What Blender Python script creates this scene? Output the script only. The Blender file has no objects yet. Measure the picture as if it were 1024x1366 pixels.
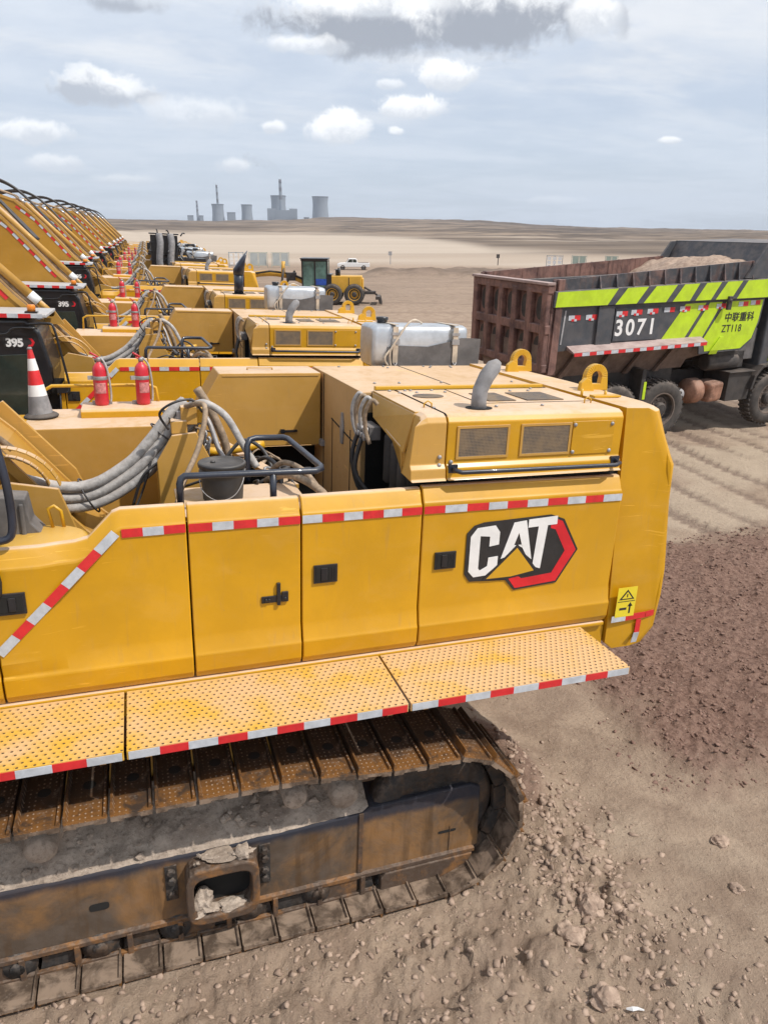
import bpy, bmesh, math, random
import numpy as np
from mathutils import Vector, Matrix, noise as mnoise

random.seed(7)
R_ = math.radians
scene = bpy.context.scene
COL = scene.collection

# ------------------------------------------------------------------ camera
cam_d = bpy.data.cameras.new('camera')
cam = bpy.data.objects.new('camera', cam_d)
COL.objects.link(cam)
scene.camera = cam
cam_d.sensor_fit = 'HORIZONTAL'
cam_d.sensor_width = 36.0
cam_d.lens = 939.0/1024.0*36.0
cam_d.clip_start = 0.05
cam_d.clip_end = 20000.0
CAMZ = 4.865
cm = Matrix(((0.94685034, 0.11224262, -0.30145651, 0.0),
             (-0.32153271, 0.35805595, -0.87659150, 0.0),
             (0.00954737, 0.92692909, 0.37511507, CAMZ),
             (0, 0, 0, 1)))
cam.matrix_world = cm

# ------------------------------------------------------------------ light
SUN_DIR = Vector((0.58, -0.42, 1.0)).normalized()
sun_el = math.asin(SUN_DIR.z)
sun_az = math.atan2(SUN_DIR.x, SUN_DIR.y)
sd = bpy.data.lights.new('sun', 'SUN')
sd.energy = 3.7
sd.angle = R_(0.9)
sd.color = (1.0, 0.95, 0.88)
so = bpy.data.objects.new('sun', sd)
COL.objects.link(so)
so.rotation_euler = SUN_DIR.to_track_quat('Z', 'Y').to_euler()
so.location = (0, 0, 50)

scene.view_settings.view_transform = 'Standard'
scene.view_settings.look = 'None'
scene.view_settings.exposure = 0.17
scene.view_settings.gamma = 1.0

# ------------------------------------------------------------------ world: sky with clouds
world = bpy.data.worlds.new('World')
scene.world = world
world.use_nodes = True


class NT:
    """small node helper"""
    def __init__(s, tree):
        s.t = tree
        s.n = tree.nodes
        s.l = tree.links

    def new(s, typ, **kw):
        n = s.n.new(typ)
        for k, v in kw.items():
            setattr(n, k, v)
        return n

    def put(s, sock, v):
        if isinstance(v, bpy.types.NodeSocket):
            s.l.new(v, sock)
        elif v is not None:
            if isinstance(v, (tuple, list)) and sock.type == 'RGBA' and len(v) == 3:
                v = (*v, 1)
            sock.default_value = v

    def math(s, op, a, b=None, c=None, clamp=False):
        n = s.new('ShaderNodeMath', operation=op, use_clamp=clamp)
        s.put(n.inputs[0], a)
        s.put(n.inputs[1], b)
        s.put(n.inputs[2], c)
        return n.outputs[0]

    def vm(s, op, a, b=None):
        n = s.new('ShaderNodeVectorMath', operation=op)
        s.put(n.inputs[0], a)
        s.put(n.inputs[1], b)
        return n.outputs['Value'] if op in ('DOT_PRODUCT', 'LENGTH', 'DISTANCE') else n.outputs[0]

    def scale(s, a, f):
        n = s.new('ShaderNodeVectorMath', operation='SCALE')
        s.put(n.inputs[0], a)
        s.put(n.inputs[3], f)
        return n.outputs[0]

    def mul(s, a, v):
        return s.vm('MULTIPLY', a, v)

    def noise(s, vec, scale, detail=4, rough=0.55, dist=0.0, out='Fac'):
        n = s.new('ShaderNodeTexNoise')
        s.put(n.inputs['Vector'], vec)
        n.inputs['Scale'].default_value = scale
        n.inputs['Detail'].default_value = detail
        n.inputs['Roughness'].default_value = rough
        n.inputs['Distortion'].default_value = dist
        return n.outputs[out]

    def voro(s, vec, scale, feature='F1', out='Distance', rnd=1.0):
        n = s.new('ShaderNodeTexVoronoi', feature=feature)
        s.put(n.inputs['Vector'], vec)
        n.inputs['Scale'].default_value = scale
        n.inputs['Randomness'].default_value = rnd
        return n.outputs[out]

    def ramp(s, v, lo, hi, a=0.0, b=1.0, smooth=True):
        n = s.new('ShaderNodeMapRange', interpolation_type='SMOOTHSTEP' if smooth else 'LINEAR')
        s.put(n.inputs[0], v)
        for i, q in enumerate((lo, hi, a, b)):
            s.put(n.inputs[i+1], q)
        return n.outputs[0]

    def mix(s, f, a, b, mode='MIX'):
        n = s.new('ShaderNodeMix', data_type='RGBA', blend_type=mode)
        s.put(n.inputs[0], f)
        s.put(n.inputs[6], a)
        s.put(n.inputs[7], b)
        return n.outputs[2]

    def bump(s, h, strength=0.5, dist=0.02, normal=None):
        n = s.new('ShaderNodeBump')
        n.inputs['Strength'].default_value = strength
        n.inputs['Distance'].default_value = dist
        s.put(n.inputs['Height'], h)
        s.put(n.inputs['Normal'], normal)
        return n.outputs[0]

    def sep(s, v):
        n = s.new('ShaderNodeSeparateXYZ')
        s.put(n.inputs[0], v)
        return n.outputs

    def comb(s, x, y, z):
        n = s.new('ShaderNodeCombineXYZ')
        for i, q in enumerate((x, y, z)):
            s.put(n.inputs[i], q)
        return n.outputs[0]


w = NT(world.node_tree)
w.n.clear()
sky = w.new('ShaderNodeTexSky', sky_type='NISHITA')
sky.sun_disc = False
sky.sun_elevation = sun_el
sky.sun_rotation = sun_az
sky.altitude = 1200
sky.dust_density = 2.5
sky.air_density = 1.0
tc = w.new('ShaderNodeTexCoord')
dirv = tc.outputs['Generated']
sx, sy, sz = w.sep(dirv)
zz = w.math('ADD', w.math('MAXIMUM', sz, 0.0), 0.10)
plane = w.comb(w.math('DIVIDE', sx, zz), w.math('DIVIDE', sy, zz), 0.0)
# sky radiance at strength 0.1, softened by a thin veil of high cloud
base = w.scale(sky.outputs[0], 0.10)
veil_n = w.noise(w.mul(plane, (0.55, 1.0, 1.0)), 0.55, 6, 0.55, 0.6)
veil_f = w.noise(plane, 2.2, 6, 0.6, 0.4)
veil = w.ramp(w.math('ADD', w.math('MULTIPLY', veil_n, 0.7), w.math('MULTIPLY', veil_f, 0.3)), 0.38, 0.61, 0.48, 0.95)
veil = w.math('MULTIPLY', veil, w.ramp(sz, 0.0, 0.25, 0.82, 1.0))
col = w.mix(veil, w.mix(0.5, base, (0.48, 0.575, 0.75)), (0.715, 0.775, 0.86))
# broad soft grey-white sheets
sheet = w.ramp(w.noise(w.mul(plane, (0.8, 1.5, 1.0)), 0.9, 7, 0.6, 0.3), 0.46, 0.66)
sheet = w.math('MULTIPLY', sheet, w.ramp(sz, 0.05, 0.2))
col = w.mix(w.math('MULTIPLY', sheet, 0.75), col, (0.84, 0.86, 0.89))
nz1 = w.noise(dirv, 13.0, 9, 0.62, 0.5)
nz2 = w.noise(dirv, 38.0, 9, 0.65, 0.4)
nz = w.math('ADD', w.math('MULTIPLY', w.math('SUBTRACT', nz1, 0.5), 2.2), w.math('MULTIPLY', w.math('SUBTRACT', nz2, 0.5), 1.5))


def cloud(col, d, a, b, white, grey, dens, tilt=0.0, edge=0.5, split=0.1, rag=0.75):
    """one cloud: direction d, angular half sizes a (wide) and b (high)"""
    c = Vector(d).normalized()
    r = c.cross(Vector((0, 0, 1))).normalized()
    u = r.cross(c).normalized()
    r, u = r*math.cos(tilt)+u*math.sin(tilt), u*math.cos(tilt)-r*math.sin(tilt)
    dc = w.math('MAXIMUM', w.vm('DOT_PRODUCT', dirv, tuple(c)), 0.05)
    x = w.math('DIVIDE', w.math('DIVIDE', w.vm('DOT_PRODUCT', dirv, tuple(r)), dc), a)
    y = w.math('DIVIDE', w.math('DIVIDE', w.vm('DOT_PRODUCT', dirv, tuple(u)), dc), b)
    dist = w.math('SQRT', w.math('ADD', w.math('MULTIPLY', x, x), w.math('MULTIPLY', y, y)))
    q = w.math('ADD', dist, w.math('MULTIPLY', nz, rag))
    dn = w.ramp(q, 1.0, 1.0-edge*0.72, 0.0, dens)
    sh = w.ramp(w.math('ADD', y, w.math('MULTIPLY', nz, 1.1)), split-0.5, split+0.5)
    return w.mix(dn, col, w.mix(sh, grey, white))


CW_, CL_, CG_, CG2_ = (1.06, 1.07, 1.08), (0.70, 0.74, 0.80), (0.36, 0.39, 0.45), (0.48, 0.52, 0.59)
col = cloud(col, (0.358, 0.906, 0.227), 0.2435, 0.0450, CW_, CG_, 0.95, edge=0.60, split=0.25, rag=0.5)
col = cloud(col, (0.525, 0.821, 0.223), 0.0313, 0.0258, CW_, CL_, 0.80, edge=0.60, split=-0.20)
col = cloud(col, (0.218, 0.955, 0.199), 0.0511, 0.0127, CW_, CL_, 0.70, edge=0.60, split=0.00)
col = cloud(col, (0.284, 0.929, 0.239), 0.1155, 0.0145, CW_, CL_, 0.70, edge=0.60, split=-0.30)
col = cloud(col, (-0.001, 0.989, 0.145), 0.0734, 0.0234, CW_, CG2_, 0.85, edge=0.60, split=0.15)
col = cloud(col, (0.383, 0.908, 0.173), 0.0402, 0.0202, CW_, CL_, 0.90, edge=0.50, split=-0.30)
col = cloud(col, (0.346, 0.928, 0.138), 0.0495, 0.0175, CW_, CL_, 0.90, edge=0.50, split=-0.20)
col = cloud(col, (0.261, 0.959, 0.114), 0.0490, 0.0236, CW_, CL_, 0.92, edge=0.50, split=-0.20)
col = cloud(col, (0.187, 0.976, 0.114), 0.0246, 0.0103, CW_, CL_, 0.80, edge=0.60, split=0.00)
col = cloud(col, (0.332, 0.937, 0.112), 0.0168, 0.0076, CW_, CL_, 0.80, edge=0.60, split=0.00)
col = cloud(col, (-0.093, 0.991, 0.097), 0.0526, 0.0160, CW_, CL_, 0.80, edge=0.60, split=0.00)
col = cloud(col, (-0.073, 0.995, 0.066), 0.0381, 0.0129, CW_, CL_, 0.60, edge=0.70, split=0.00)
col = cloud(col, (0.620, 0.778, 0.099), 0.0187, 0.0064, CW_, CL_, 0.85, edge=0.60, split=0.00)
col = cloud(col, (0.037, 0.973, 0.227), 0.0625, 0.0126, CL_, CG_, 0.70, edge=0.80, split=0.20)
col = cloud(col, (0.142, 0.987, 0.071), 0.0331, 0.0117, CW_, CL_, 0.60, edge=0.80, split=0.00)
col = cloud(col, (0.090, 0.988, 0.126), 0.0980, 0.0236, CW_, CL_, 0.55, edge=0.90, split=0.00)
col = cloud(col, (0.004, 0.999, 0.050), 0.0485, 0.0096, CW_, CL_, 0.45, edge=0.90, split=0.00)
col = cloud(col, (0.323, 0.933, 0.161), 0.0245, 0.0080, CW_, CL_, 0.60, edge=0.70, split=0.00)
col = cloud(col, (0.607, 0.774, 0.182), 0.1865, 0.0375, CL_, CL_, 0.35, edge=0.90, split=0.00)
col = cloud(col, (0.511, 0.859, 0.033), 0.0626, 0.0081, CW_, CL_, 0.30, edge=0.90, split=0.00)
bg = w.new('ShaderNodeBackground')
w.put(bg.inputs[0], col)
bg.inputs[1].default_value = 1.0
wo = w.new('ShaderNodeOutputWorld')
w.l.new(bg.outputs[0], wo.inputs[0])

# ------------------------------------------------------------------ materials
MATS = {}


def mat(name, build):
    if name in MATS:
        return MATS[name]
    m = bpy.data.materials.new(name)
    m.use_nodes = True
    t = NT(m.node_tree)
    t.n.clear()
    p = t.new('ShaderNodeBsdfPrincipled')
    o = t.new('ShaderNodeOutputMaterial')
    t.l.new(p.outputs[0], o.inputs[0])
    build(t, p)
    MATS[name] = m
    return m


def objc(t):
    return t.new('ShaderNodeTexCoord').outputs['Object']


def upness(t):
    return t.sep(t.new('ShaderNodeNewGeometry').outputs['Normal'])[2]


def paint(name, col, dust=(0.60, 0.42, 0.23), amount=0.8, rough=0.42, side=0.12, coat=0.15, chips=None):
    def b(t, p):
        oi = t.new('ShaderNodeObjectInfo').outputs['Random']
        oc = t.vm('ADD', objc(t), t.comb(t.math('MULTIPLY', oi, 31.0), t.math('MULTIPLY', oi, 17.0), 0.0))
        n1 = t.noise(oc, 1.7, 6, 0.6, 0.3)
        n2 = t.noise(oc, 14.0, 5, 0.6)
        c = t.mix(t.ramp(n1, 0.35, 0.7), tuple(q*0.86 for q in col), col)
        up = t.ramp(upness(t), 0.55, 0.97, side, amount)
        dm = t.math('MULTIPLY', up, t.ramp(t.math('ADD', t.math('MULTIPLY', n1, 0.6), t.math('MULTIPLY', n2, 0.4)), 0.28, 0.58, 0.45, 1.0), clamp=True)
        c = t.mix(dm, c, dust)
        # fine grime spots and run marks
        st = t.noise(t.mul(oc, (9.0, 9.0, 0.9)), 3.0, 4, 0.6)
        c = t.mix(t.ramp(st, 0.56, 0.78, 0.0, 0.20), c, (0.30, 0.19, 0.09))
        sp = t.ramp(t.noise(oc, 55.0, 3, 0.7), 0.66, 0.76, 0.0, 0.35)
        c = t.mix(sp, c, (0.25, 0.15, 0.08))
        sc1 = t.ramp(t.noise(t.mul(oc, (1.0, 1.0, 14.0)), 2.6, 3, 0.5, 1.2), 0.655, 0.67, 0.0, 0.30)
        sc1 = t.math('MULTIPLY', sc1, t.ramp(t.noise(oc, 1.1, 3, 0.5), 0.5, 0.6))
        c = t.mix(sc1, c, tuple(min(1, q*1.6+0.08) for q in col))
        film = t.ramp(t.noise(t.mul(oc, (1.4, 1.4, 2.6)), 1.4, 7, 0.7, 0.8), 0.48, 0.72, 0.0, 0.05)
        c = t.mix(film, c, dust)
        if chips:
            ch = t.ramp(t.noise(oc, 5.0, 8, 0.75, 0.6), 0.64, 0.68)
            c = t.mix(ch, c, chips)
        t.put(p.inputs['Base Color'], c)
        t.put(p.inputs['Roughness'], t.ramp(dm, 0.0, 1.0, rough, 0.85))
        p.inputs['Coat Weight'].default_value = coat
        p.inputs['Coat Roughness'].default_value = 0.16
        t.put(p.inputs['Normal'], t.bump(t.math('ADD', t.noise(oc, 0.9, 2, 0.5), t.math('MULTIPLY', n2, 0.03)), 0.22, 0.10))
    return mat(name, b)


def plain(name, col, rough=0.6, metal=0.0, var=0.25, scale=6.0, bump=0.15, dust=None, dust_amt=0.5, coat=0.0):
    def b(t, p):
        oc = objc(t)
        n1 = t.noise(oc, scale, 7, 0.65, 0.2)
        c = t.mix(t.ramp(n1, 0.3, 0.7), tuple(q*(1-var) for q in col), tuple(min(1, q*(1+var)) for q in col))
        if dust:
            dm = t.math('MULTIPLY', t.ramp(upness(t), 0.0, 0.9, 0.25, 1.0), t.ramp(t.noise(oc, 4.0, 6, 0.65), 0.35, 0.65, 0.3, 1.0))
            c = t.mix(t.math('MULTIPLY', dm, dust_amt), c, dust)
        t.put(p.inputs['Base Color'], c)
        p.inputs['Roughness'].default_value = rough
        p.inputs['Metallic'].default_value = metal
        p.inputs['Coat Weight'].default_value = coat
        if bump:
            t.put(p.inputs['Normal'], t.bump(t.noise(oc, scale*6, 5, 0.6), bump, 0.01))
    return mat(name, b)


YEL = (0.600, 0.305, 0.003)
M_Y = paint('excavator_yellow', YEL, amount=0.95, dust=(0.66, 0.48, 0.34), side=0.0, coat=0.16)
M_YD = paint('dusty_yellow', (0.52, 0.27, 0.022), amount=0.97, side=0.12, dust=(0.63, 0.46, 0.32), rough=0.6)
M_YR = paint('chipped_yellow', (0.50, 0.27, 0.06), amount=0.95, side=0.35, dust=(0.64, 0.45, 0.29), rough=0.7, chips=(0.16, 0.07, 0.03))
M_YB = paint('bright_yellow', (0.66, 0.36, 0.01), amount=0.30, side=0.02)
M_GRY = None
M_YF = paint('far_yellow', (0.44, 0.215, 0.012), amount=0.6, side=0.06)
M_BLK = plain('black_paint', (0.010, 0.011, 0.015), 0.35, dust=(0.25, 0.21, 0.17), dust_amt=0.10, coat=0.3)
M_BLU = plain('dark_blue_black_tube', (0.014, 0.019, 0.034), 0.38, dust=(0.20, 0.19, 0.18), dust_amt=0.12, coat=0.3)
M_DARK = plain('dark_gap', (0.012, 0.011, 0.010), 0.9, bump=0)
M_RUB = plain('black_rubber', (0.028, 0.028, 0.030), 0.8, dust=(0.26, 0.21, 0.17), dust_amt=0.45)
M_HOSE = plain('grey_hose', (0.34, 0.33, 0.32), 0.6, scale=20, var=0.35, dust=(0.50, 0.44, 0.39), dust_amt=0.6)
M_HOSB = plain('black_hose', (0.03, 0.03, 0.033), 0.5, dust=(0.25, 0.22, 0.2), dust_amt=0.3)
M_HOSD = plain('dusty_hose', (0.30, 0.22, 0.15), 0.8, scale=20, var=0.35)
M_STEEL = plain('grey_steel', (0.33, 0.33, 0.34), 0.5, 0.4, dust=(0.40, 0.33, 0.27), dust_amt=0.4)
M_CHROME = plain('bright_steel', (0.75, 0.76, 0.78), 0.22, 0.9, var=0.1)
M_EXH = plain('exhaust_grey', (0.24, 0.24, 0.25), 0.7, 0.15, var=0.25, scale=9, dust=(0.34, 0.29, 0.25), dust_amt=0.4)
M_REDP = plain('extinguisher_red', (0.55, 0.012, 0.03), 0.4, var=0.15, coat=0.3, dust=(0.4, 0.2, 0.17), dust_amt=0.25)
M_TRED = plain('reflective_red', (0.62, 0.02, 0.025), 0.45, var=0.12, scale=12, dust=(0.45, 0.25, 0.2), dust_amt=0.12)
M_TWHT = plain('reflective_white', (0.50, 0.53, 0.57), 0.42, var=0.14, scale=12, dust=(0.45, 0.38, 0.33), dust_amt=0.2)
M_WHT = plain('white_paint', (0.78, 0.78, 0.77), 0.5, var=0.06, dust=(0.5, 0.42, 0.36), dust_amt=0.2)
M_LGR = plain('grey_white_roof', (0.42, 0.43, 0.44), 0.6, var=0.15, dust=(0.5, 0.42, 0.36), dust_amt=0.5)
M_LRED = plain('logo_red', (0.60, 0.015, 0.025), 0.4, var=0.12)
M_LBLK = plain('logo_black', (0.018, 0.018, 0.020), 0.45, dust=(0.25, 0.2, 0.17), dust_amt=0.15)
M_ALU = plain('tank_aluminium', (0.62, 0.65, 0.68), 0.35, 0.7, var=0.15, scale=5, dust=(0.5, 0.45, 0.4), dust_amt=0.35)
M_GPLATE = plain('grey_plate', (0.12, 0.115, 0.115), 0.7, 0.1, dust=(0.30, 0.25, 0.21), dust_amt=0.45)
M_STRAP = plain('beige_strap', (0.50, 0.42, 0.33), 0.8)
M_GLASS = plain('dark_cab_glass', (0.030, 0.040, 0.034), 0.08, var=0.3, scale=2, bump=0, coat=0.6)
M_AMB = plain('amber_lamp', (0.75, 0.22, 0.01), 0.25, var=0.1, coat=0.5)
M_PAIL = plain('black_plastic', (0.020, 0.022, 0.026), 0.5, dust=(0.28, 0.24, 0.2), dust_amt=0.35)
M_STICK = plain('sticker_yellow', (0.75, 0.60, 0.03), 0.5, var=0.05)
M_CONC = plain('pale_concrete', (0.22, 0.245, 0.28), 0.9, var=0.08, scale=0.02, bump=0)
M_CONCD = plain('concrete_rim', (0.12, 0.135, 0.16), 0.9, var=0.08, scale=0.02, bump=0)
M_CHIMR = plain('chimney_dark_band', (0.10, 0.09, 0.10), 0.9, bump=0)


def rusty(name, dark, rust, mud, mudz=0.4, scale=5.0, streak=True, rough=0.75, extra=None, rust_amt=0.5):
    def b(t, p):
        oc = objc(t)
        n1 = t.noise(oc, scale, 8, 0.68, 0.5)
        n2 = t.noise(oc, scale*5, 6, 0.65)
        c = t.mix(t.ramp(n1, 0.62-0.35*rust_amt, 0.80-0.25*rust_amt), dark, rust)
        if streak:
            s_ = t.noise(t.mul(oc, (5.0, 5.0, 0.5)), 2.2, 5, 0.6)
            c = t.mix(t.ramp(s_, 0.48, 0.70, 0, 0.7), c, tuple(q*0.35 for q in rust))
        m = t.math('MULTIPLY', t.ramp(upness(t), -0.1, 0.9, 0.18, 1.0), t.ramp(n2, 0.40, 0.68))
        c = t.mix(t.math('MULTIPLY', m, mudz), c, mud)
        sc = t.ramp(t.noise(oc, 60.0, 4, 0.7), 0.60, 0.74, 0.0, 0.5)
        c = t.mix(sc, c, tuple(q*0.5 for q in dark))
        if extra:
            c = extra(t, oc, c)
        t.put(p.inputs['Base Color'], c)
        t.put(p.inputs['Roughness'], t.ramp(n2, 0.3, 0.7, rough-0.15, rough+0.15))
        p.inputs['Metallic'].default_value = 0.15
        t.put(p.inputs['Normal'], t.bump(t.math('ADD', n1, t.math('MULTIPLY', n2, 0.5)), 0.45, 0.012))
    return mat(name, b)


MUDC = (0.27, 0.215, 0.175)


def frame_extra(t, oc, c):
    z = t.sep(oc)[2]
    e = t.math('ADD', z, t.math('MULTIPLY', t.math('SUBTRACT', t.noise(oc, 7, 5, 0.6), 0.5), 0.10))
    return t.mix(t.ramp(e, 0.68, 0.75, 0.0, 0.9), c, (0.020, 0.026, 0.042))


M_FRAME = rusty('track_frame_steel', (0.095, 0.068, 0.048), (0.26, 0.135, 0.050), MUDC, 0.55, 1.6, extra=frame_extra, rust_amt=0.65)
M_RUST = rusty('rust_brown', (0.085, 0.054, 0.036), (0.25, 0.115, 0.036), MUDC, 0.5, 6.0, streak=False)
M_RUSTB = rusty('bed_rust', (0.085, 0.045, 0.042), (0.24, 0.13, 0.105), (0.40, 0.30, 0.27), 0.5, 1.8, streak=True, rust_amt=0.8)
M_GREASY = rusty('greasy_steel', (0.030, 0.028, 0.027), (0.10, 0.06, 0.035), MUDC, 0.55, 5.0)


def shoe_b(t, p):
    oc = objc(t)
    x, y, z = t.sep(oc)
    n1 = t.noise(t.vm('ADD', oc, t.new('ShaderNodeObjectInfo').outputs['Location']), 6.0, 7, 0.65, 0.4)
    # object y runs from -0.325 (outer end) to +0.325; rust stronger near the outer end
    edge = t.ramp(t.math('ADD', y, t.math('MULTIPLY', t.math('SUBTRACT', n1, 0.5), 0.30)), -0.05, -0.25)
    c = t.mix(t.math('MULTIPLY', edge, t.ramp(n1, 0.35, 0.55)), (0.052, 0.035, 0.025), (0.21, 0.092, 0.022))
    c = t.mix(t.ramp(n1, 0.55, 0.75, 0, 0.8), c, (0.040, 0.026, 0.020))
    v = t.voro(t.mul(oc, (1.0, 0.9, 0.0)), 29.0, rnd=0.16)
    dots = t.math('MULTIPLY', t.ramp(v, 0.23, 0.12), t.ramp(n1, 0.40, 0.56))
    outw = t.ramp(z, 0.004, 0.012)
    dots = t.math('MULTIPLY', dots, outw)
    c = t.mix(outw, t.mix(t.ramp(n1, 0.38, 0.62), (0.085, 0.058, 0.040), (0.30, 0.22, 0.16)), c)
    c = t.mix(t.math('MULTIPLY', dots, 0.55), c, (0.55, 0.43, 0.33))
    c = t.mix(t.ramp(t.noise(oc, 18, 5, 0.7), 0.55, 0.72, 0, 0.55), c, MUDC)
    t.put(p.inputs['Base Color'], c)
    p.inputs['Roughness'].default_value = 0.6
    p.inputs['Metallic'].default_value = 0.25
    t.put(p.inputs['Normal'], t.bump(t.math('ADD', dots, t.math('MULTIPLY', n1, 1.0)), 0.5, 0.008))


M_SHOE = mat('track_shoe_steel', shoe_b)


def mud_b(t, p):
    oc = objc(t)
    n1 = t.noise(oc, 3.5, 9, 0.7, 0.2)
    n2 = t.noise(oc, 30.0, 8, 0.75)
    c = t.mix(t.ramp(n1, 0.35, 0.65), (0.32, 0.25, 0.195), (0.56, 0.46, 0.37))
    c = t.mix(t.ramp(n2, 0.50, 0.68, 0, 0.6), c, (0.13, 0.10, 0.08))
    c = t.mix(t.ramp(t.voro(oc, 38.0), 0.22, 0.05), c, (0.50, 0.42, 0.34))
    t.put(p.inputs['Base Color'], c)
    p.inputs['Roughness'].default_value = 0.95
    t.put(p.inputs['Normal'], t.bump(t.math('ADD', n1, t.math('MULTIPLY', n2, 0.6)), 1.0, 0.03))


M_MUD = mat('caked_mud', mud_b)


def perf_b(t, p):
    oc = objc(t)
    x, y, z = t.sep(oc)
    n1 = t.noise(oc, 3.0, 6, 0.6, 0.3)
    fx = t.math('SUBTRACT', t.math('FRACT', t.math('DIVIDE', t.math('ADD', x, 20.0), 0.046)), 0.5)
    row = t.math('FLOOR', t.math('DIVIDE', t.math('ADD', y, 20.0), 0.040))
    par = t.math('MULTIPLY', t.math('FLOORED_MODULO', row, 2.0), 0.5)
    fx = t.math('SUBTRACT', t.math('FRACT', t.math('ADD', t.math('DIVIDE', t.math('ADD', x, 20.0), 0.046), par)), 0.5)
    fy = t.math('SUBTRACT', t.math('FRACT', t.math('DIVIDE', t.math('ADD', y, 20.0), 0.040)), 0.5)
    r = t.math('SQRT', t.math('ADD', t.math('MULTIPLY', fx, fx), t.math('MULTIPLY', fy, fy)))
    up = t.ramp(upness(t), 0.7, 0.9)
    hole = t.math('MULTIPLY', t.ramp(r, 0.20, 0.15), up)
    ring = t.math('MULTIPLY', t.ramp(r, 0.42, 0.26), up)
    c = t.mix(t.ramp(t.math('ADD', n1, t.math('MULTIPLY', x, 0.05)), 0.25, 0.62), (0.62, 0.35, 0.035), (0.62, 0.39, 0.19))
    c = t.mix(t.ramp(t.noise(oc, 1.3, 5, 0.65, 0.3), 0.60, 0.74, 0, 0.35), c, (0.62, 0.36, 0.03))
    c = t.mix(t.ramp(t.noise(oc, 22, 5, 0.7), 0.60, 0.8, 0, 0.4), c, (0.40, 0.26, 0.13))
    c = t.mix(hole, c, (0.07, 0.04, 0.02))
    t.put(p.inputs['Base Color'], c)
    p.inputs['Roughness'].default_value = 0.7
    t.put(p.inputs['Normal'], t.bump(t.math('SUBTRACT', ring, t.math('MULTIPLY', hole, 2.0)), 0.6, 0.004))


M_PERF = mat('perforated_walkway', perf_b)


def mesh_b(t, p):
    oc = objc(t)
    x, y, z = t.sep(oc)
    a = t.ramp(t.math('ABSOLUTE', t.math('SUBTRACT', t.math('FRACT', t.math('MULTIPLY', t.math('ADD', x, 20.0), 90.0)), 0.5)), 0.28, 0.40)
    b_ = t.ramp(t.math('ABSOLUTE', t.math('SUBTRACT', t.math('FRACT', t.math('MULTIPLY', t.math('ADD', z, 20.0), 90.0)), 0.5)), 0.28, 0.40)
    g = t.math('MAXIMUM', a, b_)
    n = t.noise(oc, 9.0, 4, 0.6)
    c = t.mix(g, t.mix(t.ramp(n, 0.4, 0.62), (0.045, 0.042, 0.045), (0.17, 0.115, 0.065)), (0.22, 0.16, 0.10))
    t.put(p.inputs['Base Color'], c)
    p.inputs['Roughness'].default_value = 0.6
    t.put(p.inputs['Normal'], t.bump(g, 0.4, 0.004))


M_MESH = mat('vent_mesh', mesh_b)


def stone_b(t, p):
    oc = objc(t)
    n1 = t.noise(oc, 9.0, 8, 0.68, 0.2)
    n0 = t.noise(oc, 0.8, 3, 0.5)
    c = t.mix(t.ramp(n1, 0.3, 0.7), (0.24, 0.165, 0.122), (0.45, 0.332, 0.250))
    at = t.new('ShaderNodeAttribute', attribute_name='Col')
    c = t.mix(t.sep(at.outputs['Color'])[0], c, t.mix(n1, (0.12, 0.067, 0.050), (0.30, 0.185, 0.140)))
    t.put(p.inputs['Base Color'], c)
    p.inputs['Roughness'].default_value = 0.95
    t.put(p.inputs['Normal'], t.bump(t.noise(oc, 40, 6, 0.7), 0.5, 0.01))


M_STONE = mat('dry_clay_stone', stone_b)


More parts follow.
